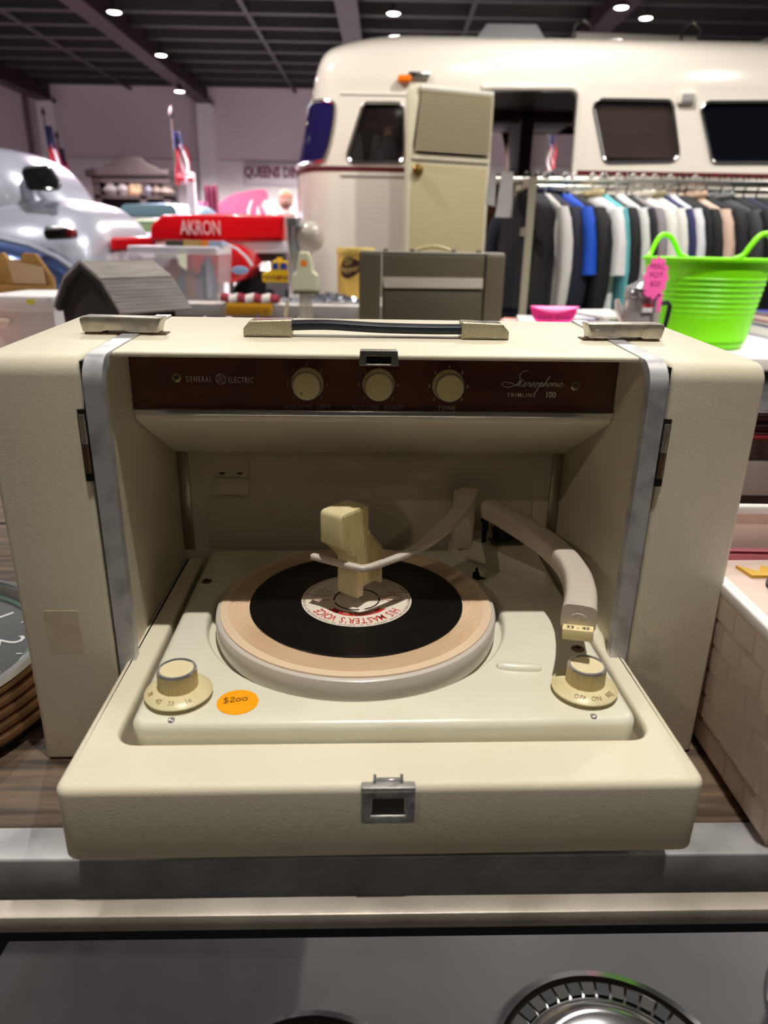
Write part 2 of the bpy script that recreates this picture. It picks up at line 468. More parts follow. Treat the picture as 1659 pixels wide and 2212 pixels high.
P = thing('portable_record_player', 'open cream portable stereo record player with folded down turntable on the bench', 'record player',
          (-0.004, 0.477, BENCH_Z), math.radians(2.5))
TOPZ = lambda y: 0.3205+0.045*y
# --- speaker cabinets with aluminium edge and hinge
def speaker(sx):
    x0, x1 = (0.1985, 0.265)
    prof = rpoly([(0, 0), (0, TOPZ(0)), (0.196, TOPZ(0.196)), (0.196, 0)], [0.003, 0.013, 0.006, 0.003], 6)
    b = MB().rprism(prof, min(sx*x0, sx*x1), max(sx*x0, sx*x1), 0.004, 0.004, YZ)
    sp = b.build('speaker_cabinet', cream, P)
    # aluminium strip: up the front edge, round the corner and back along the top
    off = 0.0016
    path = [(-off, 0.0)]
    r = 0.019
    c = (r-off, TOPZ(0)+off-r)
    for k in range(9):
        a = PI-PI/2*k/8
        path.append((c[0]+r*math.cos(a), c[1]+r*math.sin(a)))
    path.append((0.196, TOPZ(0.196)+off))
    xa, xb = sx*0.1835, sx*0.1965
    b = MB()
    th = 0.0026
    inner = []
    for i, p in enumerate(path):
        d0 = Vector(path[max(i-1, 0)]); d1 = Vector(path[min(i+1, len(path)-1)]); t = (d1-d0).normalized()
        nrm = Vector((t.y, -t.x)); inner.append((p[0]+nrm.x*th, p[1]+nrm.y*th))
    b.prism(path+inner[::-1], min(xa, xb), max(xa, xb), YZ)
    # inner return lip of the extrusion
    lip = []
    for i, p in enumerate(path):
        d0 = Vector(path[max(i-1, 0)]); d1 = Vector(path[min(i+1, len(path)-1)]); t = (d1-d0).normalized()
        nrm = Vector((t.y, -t.x)); lip.append((p[0]+nrm.x*0.0085, p[1]+nrm.y*0.0085))
    k1 = -1
    b.prism(inner[:k1]+lip[:k1][::-1], min(sx*0.1835, sx*0.1853), max(sx*0.1835, sx*0.1853), YZ)
    b.build('edge_trim', alu, sp)
    # hinge let into the front edge
    zt, zb = (0.2865, 0.236) if sx < 0 else (0.283, 0.234)
    b = MB().box((min(sx*0.1975, sx*0.203), -0.0006, zb), (max(sx*0.1975, sx*0.203), 0.004, zt)); b.build('hinge_slot', dark, sp)
    for k, (za, zc) in enumerate(((zt-0.0035, zt-0.024), (zt-0.0245, zb+0.006))):
        b = MB().cyl((sx*0.2002, -0.0002, za), (sx*0.2002, -0.0002, zc), 0.0022, n=12)
        b.build('hinge_barrel', M('hinge_brown', (120, 98, 80), 0.4, 0.8) if k else steelold, sp)
    return sp
spl = speaker(-1); spr = speaker(1)
# darkened patch where tape once was, on the left cabinet
b = MB().rprism(rpoly([(-0.248, 0.0985), (-0.2225, 0.0985), (-0.2225, 0.1345), (-0.248, 0.1345)], 0.0015), -0.0003, 0.001, 0, 0, XZ)
tag(b.build('tape_residue', M('tape_residue', (212, 201, 176), 0.4, var=(90, (200, 186, 158), 0.4, 0.7)), spl), 'brownish patch of old tape residue')
# dark gaps beside the cabinets
for sx in (-1, 1): MB().box((min(sx*0.1964, sx*0.1987), 0.003, 0.002), (max(sx*0.1964, sx*0.1987), 0.19, 0.318)).build('joint_gap', dark, P)
# --- centre section
yl, yb = 0.023, 0.196
b = MB()
prof = rpoly([(yl, TOPZ(yl)-0.0035), (yl, TOPZ(yl)), (yb, TOPZ(yb)), (yb, TOPZ(yb)-0.0035)], [0.0012, 0.0016, 0.001, 0.001], 3)
b.rprism(prof, -0.1832, 0.1832, 0, 0, YZ); b.build('top_panel', cream, P)
for sx in (-1, 1):
    b = MB().box((min(sx*0.1900, sx*0.1962), 0.004, 0.004), (max(sx*0.1900, sx*0.1962), 0.2, 0.316)); b.build('inner_side_panel', cream_smooth, P)
    b = MB().box((min(sx*0.1795, sx*0.1895), 0.1935, 0.1), (max(sx*0.1795, sx*0.1895), 0.1965, 0.204), 0.0008); b.build('corner_strip', M('dull_strip', (170, 165, 150), 0.3, 0.9), P)
back = MB().box((-0.196, 0.1965, 0.0), (0.196, 0.205, 0.326)).build('back_panel', cream_smooth, P)
MB().box((-0.1655, 0.1952, 0.1), (0.163, 0.1968, 0.206), 0.0006).build('inset_board', cream_smooth, back)
MB().box((-0.19, 0.003, 0.0), (0.19, 0.196, 0.012), 0.002).build('bottom_panel', cream, P)
# cord clip on the back board
b = MB()
b.box((-0.1545, 0.1935, 0.1775), (-0.1205, 0.1955, 0.2035))
cl = b.build('cord_clip', cream_smooth, P)
def clipflap(zt, zl, out):
    pts = []
    for k in range(9):
        t = k/8; pts.append((0.1945-out*t**1.6, zt-(zt-zl)*t))
    return MB().prism(pts+[(y-0.0012, z) for y, z in pts[::-1]], -0.1555, -0.121, YZ)
clipflap(0.203, 0.1865, 0.013).build('clip_flap', cream_smooth, cl)
clipflap(0.1765, 0.1625, 0.010).build('clip_flap', cream_smooth, cl)
for x in (-0.1465, -0.1295): MB().cyl((x, 0.1936, 0.1835), (x, 0.192, 0.1835), 0.0034, n=16).build('clip_screw', M('clip_screw', (70, 60, 45), 0.5, 0.6), cl)
# sloping apron below the control panel
b = MB().prism(rpoly([(0.0795, 0.2655), (0.081, 0.2600), (0.19, 0.2040), (0.1965, 0.2040), (0.1965, 0.27)], [0.001, 0.003, 0.006, 0, 0], 4), -0.1895, 0.1895, YZ)
b.build('apron_panel', M('apron_enamel', (228, 221, 200), 0.35, coat=0.1), P)
# --- control panel
brown = M('panel_brown', (90, 60, 48), 0.22, coat=0.3, var=(20, (80, 52, 42), 0.4, 0.7))
CP = MB().box((-0.1895, 0.078, 0.266), (0.1895, 0.081, 0.3215)).build('control_panel', brown, P)
MB().rprism(rpoly([(0.0745, 0.2660), (0.0745, 0.2700), (0.079, 0.2705), (0.079, 0.2655)], 0.0008, 2), -0.1893, 0.1893, 0, 0, YZ).build('chrome_strip', chrome, CP)
ink = M('silver_ink', (214, 208, 200), 0.4, 0.2)
inkdim = M('grey_ink', (150, 142, 136), 0.45)
XP = lambda x, z: T((x, 0.0778, z)) @ R(90, 'X')
knobm = M('knob_tan', (212, 200, 152), 0.32, coat=0.2)
for i, (kx, kz) in enumerate(((-0.0541, 0.2908), (0.0014, 0.2907), (0.0562, 0.2905))):
    b = MB().lathe([(0.0, -0.012), (0.0098, -0.012), (0.0103, -0.0114), (0.0106, -0.0108), (0.0110, -0.0108), (0.0112, -0.0102), (0.0114, -0.004), (0.0125, -0.0015), (0.0127, 0.0)], 40, (kx, 0.078, kz), 'y')
    k = b.build('knob', knobm, CP)
    k['label'] = ('round tan knob marked volume left', 'round tan knob marked volume right', 'round tan knob marked tone')[i]
    MB().lathe([(0.0106, -0.0112), (0.0111, -0.0112), (0.0113, -0.0102), (0.0108, -0.0102), (0.0106, -0.0112)], 40, (kx, 0.078, kz), 'y').build('knob_ring', chrome, CP)
    dx, dz = ((-0.004, -0.0052), (-0.0045, -0.0032), (-0.0036, -0.0056))[i]
    MB().lathe([(0, -0.0124), (0.0008, -0.0124), (0.0011, -0.0119)], 16, (kx+dx, 0.078, kz+dz), 'y').build('index_dot', (M('dot_dull', (150, 132, 92), 0.4), M('dot_pale', (238, 226, 180), 0.3), M('dot_gold', (236, 206, 90), 0.3))[i], CP)
    b = MB()
    for q, (ax_, az) in enumerate(((-0.0108, -0.0108), (-0.0152, -0.0004), (-0.0106, 0.0102), (0.0, 0.0148), (0.0106, 0.0102), (0.0152, -0.0004), (0.0110, -0.0114))):
        b.text(str(q+1), 0.0040, XP(kx+ax_, kz+az-0.0013), 0.0001)
    b.build('scale_numbers', inkdim if i < 2 else ink, CP)
    b = MB().text(('VOLUME  LEFT', 'VOLUME  RIGHT', 'TONE')[i], 0.0045, XP((-0.0541, 0.0014, 0.0555)[i], 0.2712), 0.0001, sx=1.12, space=1.1)
    b.build('caption', inkdim if i < 2 else ink, CP)
for x, z in ((-0.1547, 0.2945), (0.1571, 0.2911)):
    sc = MB().lathe([(0, -0.0012), (0.0025, -0.0011), (0.0035, -0.0004), (0.0038, 0.0)], 24, (x, 0.078, z), 'y').build('panel_screw', M('brassy_screw', (150, 138, 108), 0.35, 0.8), CP)
    b = MB()
    for a in (35, -55): b.box((-0.0022, -0.0004, -0.0004), (0.0022, 0.0002, 0.0004), xf=T((x, 0.0768, z)) @ R(a, 'Y'))
    b.build('screw_slot', dark, CP)
b = MB().text('GENERAL', 0.0062, XP(-0.1477, 0.2915), 0.0001, 'LEFT', 0.62, 1.32); b.text('ELECTRIC', 0.0062, XP(-0.1151, 0.2912), 0.0001, 'LEFT', 0.60, 1.25)
b.build('maker_lettering', ink, CP)
def strokes(b, polys, r, xf, sub=6):
    for pl_ in polys:
        pts = [xf @ Vector((p[0], p[1], 0)) for p in catmull([(q[0], q[1], 0) for q in pl_], sub)]
        b.tube(pts, r, 4)
b = MB()
lx, lz = -0.1208, 0.2938
ring = [(lx+0.0039*math.cos(2*PI*k/32), 0.0778, lz+0.0039*math.sin(2*PI*k/32)) for k in range(32)]
b.tube(ring, 0.00022, 4, True)
LX = T((lx, 0.0778, lz)) @ R(90, 'X')
strokes(b, [[(-0.0004, 0.0018), (-0.0014, 0.0024), (-0.0022, 0.0012), (-0.0014, 0.0004), (-0.0005, 0.0012), (-0.0008, -0.0006), (-0.0016, -0.0022), (-0.0024, -0.0016), (-0.0012, -0.0008), (0.0, -0.0004)],
            [(0.0016, 0.0020), (0.0010, 0.0026), (0.0004, 0.0018), (0.0010, 0.0010), (0.0018, 0.0008), (0.0006, 0.0002), (0.0004, -0.0014), (0.0014, -0.0020), (0.0024, -0.0008)],
            [(-0.003, 0.0020), (-0.0018, 0.0031), (0.0, 0.0029)], [(0.003, -0.0020), (0.0018, -0.0031), (0.0, -0.0029)], [(0.0025, 0.0022), (0.0031, 0.0008), (0.0028, -0.0006)], [(-0.0025, -0.0022), (-0.0031, -0.0008), (-0.0028, 0.0006)]], 0.00017, LX)
b.build('monogram_emblem', ink, CP)
# script lettering
GL = {
 't': (1.0, [[(-.25, .1), (.25, 1.0), (.42, 1.7), (.3, .5), (.42, .05), (.75, .12), (1.0, .4)], [(.0, 1.25), (.8, 1.32)]]),
 'e': (.95, [[(0, .35), (.45, .5), (.66, .85), (.42, 1.02), (.16, .6), (.28, .06), (.62, .05), (.98, .4)]]),
 'r': (.9, [[(0, .35), (.28, 1.08), (.38, .88), (.66, .86), (.58, .3), (.7, .04), (.94, .4)]]),
 'o': (.95, [[(.0, .4), (.3, .95), (.12, .5), (.25, .03), (.6, .2), (.62, .8), (.38, 1.0), (.6, .75), (.98, .72)]]),
 'p': (1.05, [[(0, .5), (.25, 1.05), (.12, -.4), (.02, -1.5), (.1, -1.55), (.22, -.2), (.45, .85), (.75, .95), (.8, .4), (.5, .03), (.3, .2)], [(.5, .05), (.85, .12), (1.1, .4)]]),
 'h': (1.0, [[(0, .4), (.4, 1.8), (.48, 2.5), (.3, 2.1), (.1, .0), (.3, .7), (.6, 1.0), (.66, .4), (.74, .06), (1.0, .4)]]),
 'n': (1.05, [[(0, .5), (.18, 1.0), (.14, .02), (.35, .75), (.66, 1.0), (.7, .4), (.8, .05), (1.05, .4)]]),
 'i': (.6, [[(0, .4), (.22, 1.0), (.2, .3), (.32, .04), (.6, .4)], [(.34, 1.55), (.4, 1.62)]]),
 'c': (.95, [[(0, .4), (.55, .85), (.4, 1.02), (.12, .6), (.26, .06), (.62, .05), (1.1, .5)]]),
}
SS = [(3.9, 3.55), (3.0, 3.62), (2.35, 3.2), (2.3, 2.5), (2.75, 1.8), (2.85, 1.0), (2.3, .25), (1.0, -.12), (-.3, .1), (-.9, .62), (-.3, 1.0), (.9, .85), (2.2, .45), (3.0, .25)]
b = MB(); u = 0.00345
SX = T((0.1005, 0.0778, 0.2903)) @ R(90, 'X') @ Matrix(((u, u*0.42, 0, 0), (0, u, 0, 0), (0, 0, u, 0), (0, 0, 0, 1)))
strokes(b, [SS], 0.00030, SX, 6)
cx_ = 3.0
for ch in 'tereophonic':
    adv, sts = GL[ch]
    strokes(b, [[(cx_+p[0]*1.0, p[1]) for p in st] for st in sts], 0.00026, SX, 5); cx_ += adv
b.build('script_lettering', ink, CP)
b = MB().text('TRIMLINE', 0.0042, XP(0.1030, 0.2822), 0.0001, 'LEFT', 1.0, 1.35, 0.00004); b.text('100', 0.0068, XP(0.1334, 0.2818), 0.0001, 'LEFT', 0.9, 0.95, 0.0002)
b.build('model_lettering', ink, CP)
# --- latches on the top
def latch(sx):
    y0 = 0.100; zt = TOPZ(y0); xo, xi = sx*0.2265, sx*0.1655      # outer (rounded) end, inner (hinged) end
    S = lambda x: x
    pts = [(xi, zt+0.0130), (xi-sx*-0.0, zt+0.0130), (xi+sx*0.003, zt+0.0042), (xi+sx*0.003, zt+0.0012), (xi+sx*0.025, zt+0.0012), (xi+sx*0.028, zt+0.0024), (xi+sx*0.044, zt+0.0024), (xi+sx*0.047, zt+0.0012), (xo, zt+0.0012), (xo+sx*0.0018, zt+0.0105), (xo, zt+0.0135)]
    pts = [(p[0], p[1]) for p in pts[1:]]
    poly = rpoly(pts, [0.0005, 0.0008, 0.001, 0.0005, 0.0005, 0.0005, 0.0005, 0.002, 0.003, 0.003], 3)
    lt = MB().rprism(poly, y0-0.0085, y0+0.0085, 0.0016, 0.0016, XZ).build('lid_latch', steelold, P)
    MB().cyl((xi+sx*0.0085, y0-0.0084, zt+0.0062), (xi+sx*0.0085, y0-0.0096, zt+0.0062), 0.0026, 0.0022, 20).build('pivot_rivet', steelold, lt)
    MB().box((min(xi-sx*0.002, xi+sx*0.06), y0-0.0075, zt-0.0002), (max(xi-sx*0.002, xi+sx*0.06), y0+0.0075, zt+0.0011), 0.0004).build('latch_plate', M('rusty_plate', (120, 98, 76), 0.45, 0.8, var=(300, (70, 52, 40), 0.4, 0.7)), lt)
    MB().prism([(xi-sx*0.001, zt+0.0125), (xi+sx*0.006, zt+0.011), (xi+sx*0.006, zt+0.008), (xi+sx*0.004, zt+0.008)], y0-0.006, y0+0.006, XZ).build('latch_toe', steelold, lt)
latch(-1); latch(1)
# --- carrying handle
y0 = 0.098; zt = TOPZ(y0)
H = MB()
hp = catmull([(-0.072, y0, zt+0.0075), (-0.04, y0, zt+0.0085), (0, y0, zt+0.0068), (0.04, y0, zt+0.0062), (0.073, y0, zt+0.0065)], 6)
H.tube(hp, 0.004, 16, ab=(0.0068, 0.0034), upv=Vector((0, 0, 1)))
for dy in (-0.003, 0, 0.003): H.tube([(p[0], p[1]+dy, p[2]+0.0032) for p in hp], 0.0009, 6)
HD = H.build('carrying_handle', M('navy_black_vinyl', (34, 37, 46), 0.3), P)
for sx, mt in ((-1, pitted), (1, pitted)):
    poly = rpoly([(sx*0.066, zt), (sx*0.066, zt+0.0132), (sx*0.098, zt+0.0122), (sx*0.1035, zt+0.006), (sx*0.1035, zt)], [0.0004, 0.0012, 0.004, 0.004, 0.0004], 4)
    MB().rprism(poly, y0-0.0095, y0+0.0095, 0.0016, 0.0016, XZ).build('handle_cap', mt, HD)
    poly = rpoly([(sx*0.0664, -0.0078), (sx*0.0664, 0.0078), (sx*0.097, 0.0078), (sx*0.097, -0.0078)], 0.001, 2)
    MB().prism([(p[0], p[1]+y0) for p in poly], zt+0.0128, zt+0.0134, XY, xf=T((sx*0.0665, 0, zt+0.0128)) @ R(sx*1.75, 'Y') @ T((-sx*0.0665, 0, -zt-0.0128))).build('cap_top', chrome, HD)
# --- keeper on the front lip
zt = TOPZ(yl)
b = MB().rprism(rpoly([(-0.0145, zt-0.0075), (0.0135, zt-0.0075), (0.0125, zt+0.0032), (-0.0135, zt+0.0032)], 0.001, 3), yl-0.0022, yl+0.0006, 0, 0.0005, XZ,
                holes=[rpoly([(-0.0092, zt-0.0062), (0.0082, zt-0.0062), (0.0082, zt-0.0008), (-0.0092, zt-0.0008)], 0.0006, 2)])
b.box((-0.0135, yl-0.002, zt), (0.0125, yl+0.006, zt+0.0032), 0.0008)
kp = b.build('lid_keeper', M('grey_pot_metal', (150, 146, 138), 0.4, 0.9, bump=('noise', 500, 0.2)), P)
MB().box((-0.0094, yl-0.0002, zt-0.0064), (0.0084, yl+0.0003, zt-0.0006)).build('keeper_slot', dark, kp)
# --- fold-down tray
TZ = 0.0925
outer = rpoly([(-0.1935, -0.14), (0.1975, -0.14), (0.1945, 0.193), (-0.1895, 0.193)], [0.009, 0.009, 0.003, 0.003], 6)
well = rpoly([(-0.1695, -0.0985), (0.1785, -0.0985), (0.1775, 0.186), (-0.1700, 0.186)], [0.014, 0.014, 0.008, 0.008], 6)
TR = MB().rprism(outer, 0.038, TZ, 0.0055, 0.003, XY, [well], hr=0.003, seg=5).build('fold_down_tray', cream, P)
MB().prism(offs(well, -0.0015), 0.074, 0.0775).build('tray_floor', M('tray_floor', (120, 110, 92), 0.7), TR)
# latch of the tray
g = M('grey_latch', (186, 184, 180), 0.36, 0.45, bump=('noise', 500, 0.2), var=(200, (150, 148, 144), 0.45, 0.7))
b = MB().rprism(rpoly([(-0.0128, 0.0668), (0.0195, 0.0668), (0.0195, 0.0918), (-0.0128, 0.0918)], 0.0012, 3), -0.1432, -0.1395, 0, 0.001, XZ,
                holes=[rpoly([(-0.0068, 0.0730), (0.0138, 0.0730), (0.0138, 0.0858), (-0.0068, 0.0858)], 0.0006, 2)])
b.box((-0.0128, -0.1430, 0.0905), (0.0195, -0.137, 0.0938), 0.0008)
tl = b.build('tray_latch', g, TR)
MB().rprism(rpoly([(-0.0062, 0.0736), (0.0132, 0.0736), (0.0132, 0.0852), (-0.0062, 0.0852)], 0.0006, 2), -0.1422, -0.140, 0, 0.0008, XZ).build('push_button', M('dark_button', (104, 100, 96), 0.5, 0.7), tl)
b = MB()
for x0 in (-0.0055, 0.0105): b.rprism([(-0.1405, 0.0915), (-0.1335, 0.0915), (-0.1345, 0.0965), (-0.137, 0.0988), (-0.1395, 0.0965)], x0, x0+0.0018, 0.0003, 0.0003, YZ)
b.box((-0.0055, -0.1388, 0.0932), (0.012, -0.1362, 0.0962), 0.0008)
b.build('latch_hook', chrome, tl)
# --- deck plate
PC = (-0.0152, 0.0495)
DZ = 0.105
dk = rpoly([(-0.1605, -0.0972), (0.1700, -0.0972), (0.1690, 0.1835), (-0.1612, 0.1835)], [0.012, 0.012, 0.008, 0.008], 6)
D = MB().rprism(dk, 0.083, DZ, 0.006, 0.0, XY, [circ(PC[0], PC[1], 0.1205, 96)], seg=6, hr=0.004).build('deck_plate', deckm, P)
MB().lathe([(0.0, 0.0935), (0.118, 0.0935), (0.122, 0.0955), (0.1215, 0.098)], 96, (PC[0], PC[1], 0)).build('platter_well', deckm, D)
# raised lozenge
b = MB()
lo = [(0.0868, -0.0318), (0.0985, -0.0340), (0.110, -0.0352), (0.1200, -0.0355)]
rings = []
for i, p in enumerate(catmull([(q[0], q[1], 0) for q in lo], 5)): rings.append((p.x, p.y, DZ))
n = len(rings)
b.tube([(x, y, z-0.0005) for x, y, z in rings], [0.0046*min(1, math.sqrt(max(0.02, 1-((abs(i/(n-1)-0.5)*2)**6)))) for i in range(n)], 12)
b.build('raised_ridge', deckm, D)
# screws, studs, finger hook
for (x, y, rr) in ((-0.1507, 0.1094, 0.0048), (0.1544, -0.0089, 0.0052)):
    MB().lathe([(rr, 0), (rr*0.95, 0.0006), (rr*0.6, 0.0012), (0, 0.0014)], 28, (x, y, DZ)).build('deck_screw', M('deck_screw', (132, 118, 100), 0.35, 0.9), D)
    b = MB()
    for a in (10, 100): b.box((-rr*0.5, -0.0006, 0.0), (rr*0.5, 0.0006, 0.0003), xf=T((x, y, DZ+0.0012)) @ R(a, 'Z'))
    b.build('screw_slot', dark, D)
for x in (-0.1343, 0.1404):
    MB().lathe([(0.0026, 0), (0.0022, 0.0009), (0.0012, 0.0014), (0, 0.0016)], 20, (x, -0.0915, DZ-0.0006)).build('chrome_stud', chrome, D)
b = MB().prism([(0, 0), (0.007, 0), (0.007, 0.002), (0.0048, 0.0075), (0.0040, 0.0105), (0.0024, 0.0105), (0.0022, 0.0065), (0.0, 0.006)], -0.0008, 0.0008, XZ, xf=T((0.0925, 0.115, DZ)) @ R(12, 'Z'))
b.prism([(0.004, -0.004), (0.0115, -0.001), (0.007, 0.0035), (0.0, 0.001)], 0, 0.0008, XY, xf=T((0.0925, 0.115, DZ)))
b.build('trip_lever', dark, D)
# control knobs on the deck
def deck_knob(x, y, marks, lab):
    sk = MB().lathe([(0.0155, 0.0005), (0.0222, 0.0030), (0.0225, 0.0042), (0.0200, 0.0062), (0.0140, 0.0082), (0, 0.0086)], 56, (x, y, DZ)).build('dial_skirt', ivory, D)
    sk['label'] = lab
    b = MB(); nn = 48; rg = []
    for h, k in ((0.0065, 1.0), (0.0205, 0.985)):
        rr_ = []
        for i in range(nn*2):
            a = PI*i/nn; r_ = (0.0133 if i % 2 else 0.0126)*k
            rr_.append((x+r_*math.cos(a), y+r_*math.sin(a), DZ+h))
        rg.append(rr_)
    b.loft(rg); b.build('fluted_grip', M('fluted_ivory', (222, 204, 150), 0.3, coat=0.3), sk)
    MB().lathe([(0.0108, 0.0210), (0.0112, 0.0219), (0.0126, 0.0217), (0.0131, 0.0205), (0.0127, 0.0200)], 56, (x, y, DZ)).build('chrome_rim', chrome, sk)
    MB().lathe([(0.0109, 0.0210), (0.0, 0.0212)], 40, (x, y, DZ)).build('cap_disc', M('knob_cap', (233, 219, 180), 0.3, coat=0.2), sk)
    b = MB()
    for t, a in marks:
        a = math.radians(a); rr_ = 0.0183
        tt = T((x+rr_*math.cos(a), y+rr_*math.sin(a), DZ+0.0067)) @ Matrix.Rotation(a+PI/2, 4, 'Z') @ R(22, 'X') @ T((0, -0.0017, 0.0003))
        b.text(t, 0.0050, tt, 0.00015, sx=0.9)
    b.build('dial_marks', M('worn_gold_marks', (168, 148, 104), 0.4), sk)
deck_knob(-0.1352, -0.0655, (('78', 205), ('45', 240), ('33', 268), ('16', 302)), 'ivory speed selector dial with fluted grip')
deck_knob(0.1422, -0.0640, (('OFF', 243), ('ON', 277), ('REJ', 312)), 'ivory off on reject dial with fluted grip')
# price sticker
st = MB().prism(circ(-0.0948, -0.0735, 0.0138, 40), DZ+0.00005, DZ+0.0004).build('price_sticker', M('orange_sticker', (255, 168, 0), 0.55, emit=None), D)
st['label'] = 'round orange price sticker'
b = MB(); u = 0.0031
SXF = T((-0.1040, -0.0755, DZ+0.0005)) @ R(9, 'Z') @ Matrix.Diagonal((u, u, u, 1))
strokes(b, [[(1.0, 1.75), (.3, 1.8), (.2, 1.3), (1.0, .8), (.9, .25), (.0, .2)], [(.62, 2.15), (.45, -.15)],
            [(1.5, 1.5), (2.0, 1.85), (2.35, 1.4), (1.5, .3), (2.5, .35)], [(3.2, 1.35), (2.7, 1.0), (2.9, .4), (3.5, .5), (3.7, 1.1), (3.2, 1.35)],
            [(4.5, 1.4), (4.0, 1.0), (4.3, .4), (4.9, .5), (5.1, 1.1), (4.5, 1.4), (4.2, 1.2)]], 0.00033, SXF, 6)
b.build('handwritten_price', M('marker_ink', (58, 36, 14), 0.6), st)
# --- platter and mat
plat = M('platter_grey', (206, 198, 188), 0.3, coat=0.3)
PT = MB().lathe([(0.111, 0.0945), (0.1135, 0.0955), (0.1145, 0.0990), (0.1145, 0.1115), (0.1138, 0.1140), (0.1122, 0.1150), (0.0, 0.1150)], 120, (PC[0], PC[1], 0)).build('platter', plat, P)
prof = [(0.1108, 0.1148), (0.1106, 0.1162), (0.1040, 0.1163)]
r_ = 0.1035
while r_ > 0.0885:
    prof += [(r_, 0.1155), (r_-0.0005, 0.1155), (r_-0.0007, 0.1164), (r_-0.0012, 0.1164)]; r_ -= 0.00145
prof += [(0.087, 0.1155), (0.0, 0.1155)]
MB().lathe(prof, 120, (PC[0], PC[1], 0)).build('rubber_mat', M('beige_mat', (228, 202, 172), 0.6), PT)
MB().cyl((PC[0], PC[1], 0.115), (PC[0], PC[1], 0.150), 0.0034, n=20).build('spindle', chrome, PT)
# --- tonearm bracket (wedge), tonearm, balance arm
greyp = M('arm_grey_beige', (206, 194, 182), 0.3, coat=0.3)
wm = M('bracket_cream', (212, 206, 190), 0.35, coat=0.2)
poly = rpoly([(0.0765, 0.1835), (0.0790, 0.1660), (0.1560, 0.0960), (0.1650, 0.1010), (0.1585, 0.1835)], [0.004, 0.004, 0.006, 0.008, 0.004], 5)
b = MB(); 
lower = poly; upper = offs(poly if area2(poly) > 0 else poly[::-1], 0.006)
lowc = poly if area2(poly) > 0 else poly[::-1]
def hz(x, y): return DZ+0.009+0.014*min(1, max(0, (y-0.095)/0.06))
b.loft([[(x, y, DZ-0.001) for x, y in lowc], [(x, y, DZ+0.3*(hz(x, y)-DZ)) for x, y in lowc], [(x, y, hz(x, y)) for x, y in upper]])
BR = b.build('arm_bracket', wm, P)
MB().rprism(rpoly([(0.0795, 0.155), (0.0985, 0.155), (0.0985, 0.182), (0.0795, 0.182)], 0.003, 4), 0.118, 0.170, 0.002, 0, XY).build('arm_pillar', wm, BR)
# flat plate in shadow colour for the pivot well, with black pivot works
MB().rprism(rpoly([(0.116, 0.147), (0.150, 0.150), (0.142, 0.172), (0.112, 0.172)], 0.004, 4), DZ+0.019, DZ+0.0206, 0, 0, XY).build('pivot_well_shade', M('well_shadow', (88, 82, 72), 0.6), BR)
b = MB().lathe([(0.0088, 0.0), (0.0088, 0.007), (0.0100, 0.0075), (0.0100, 0.0105), (0.0080, 0.011), (0.0080, 0.015), (0, 0.015)], 28, (0.1265, 0.161, DZ+0.0205))
b.box((0.1195, 0.157, DZ+0.034), (0.131, 0.166, DZ+0.050), 0.0015); b.cyl((0.132, 0.156, DZ+0.026), (0.146, 0.154, DZ+0.026), 0.0028, n=12)
b.cyl((0.143, 0.150, DZ+0.026), (0.143, 0.158, DZ+0.026), 0.0042, n=14)
b.build('pivot_works', M('pivot_black', (36, 37, 40), 0.35, 0.5), BR)
b = MB().prism([(-0.0016, 0), (0.0022, 0), (0.0026, 0.018), (0.0040, 0.022), (0.0026, 0.038), (0.0004, 0.044), (-0.0016, 0.042), (-0.0044, 0.030), (-0.0022, 0.026)], -0.0009, 0.0009, XZ, xf=T((0.1080, 0.1555, DZ+0.012)) @ R(20, 'Z'))
b.build('lift_cam', dark, BR)
# tonearm: sweep with a flattened section widening to the head
tp = [(0.1115, 0.158, 0.158), (0.120, 0.141, 0.158), (0.1335, 0.110, 0.1575), (0.1470, 0.072, 0.157), (0.1530, 0.040, 0.1565), (0.1535, 0.018, 0.156), (0.1515, 0.0, 0.156), (0.1455, -0.026, 0.156), (0.1362, -0.053, 0.156)]
tp = [Vector(q) for q in catmull(tp, 5)]
m_ = len(tp); ab = []
for i in range(m_):
    t = i/(m_-1)
    ab.append((0.0098+0.0022*max(0, (t-0.55)/0.45), 0.0092+0.0010*max(0, (t-0.6)/0.4)))
TA = MB().tube(tp, 0.01, 20, ab=ab, upv=Vector((0, 0, 1))).build('tonearm', greyp, P, ang=40)
hd = (tp[-1]-tp[-4]).normalized(); side = Vector((hd.y, -hd.x, 0)).normalized()
HX = Matrix(((-side.x, -hd.x, 0, tp[-1].x), (-side.y, -hd.y, 0, tp[-1].y), (0, 0, 1, tp[-1].z), (0, 0, 0, 1)))
# HX: local x to the right seen from the front, local y towards the back of the arm
MB().cyl(HX @ Vector((0, 0.001, -0.0025)), HX @ Vector((0, -0.0008, -0.0025)), 0.0065, n=24).build('head_boss', greyp, TA)
b = MB().box((-0.0102, -0.0085, -0.0125), (0.0102, -0.0005, -0.0045), 0.0005, xf=HX @ R(-4, 'Y'))
tb = b.build('stylus_tab', M('tab_ivory', (240, 222, 170), 0.4), TA)
MB().text('33 - 45', 0.0052, HX @ R(-4, 'Y') @ T((0, -0.0066, -0.0044)), 0.0001, sx=1.05, bold=0.00008).build('tab_numbers', M('tab_ink', (30, 28, 30), 0.6), TA)
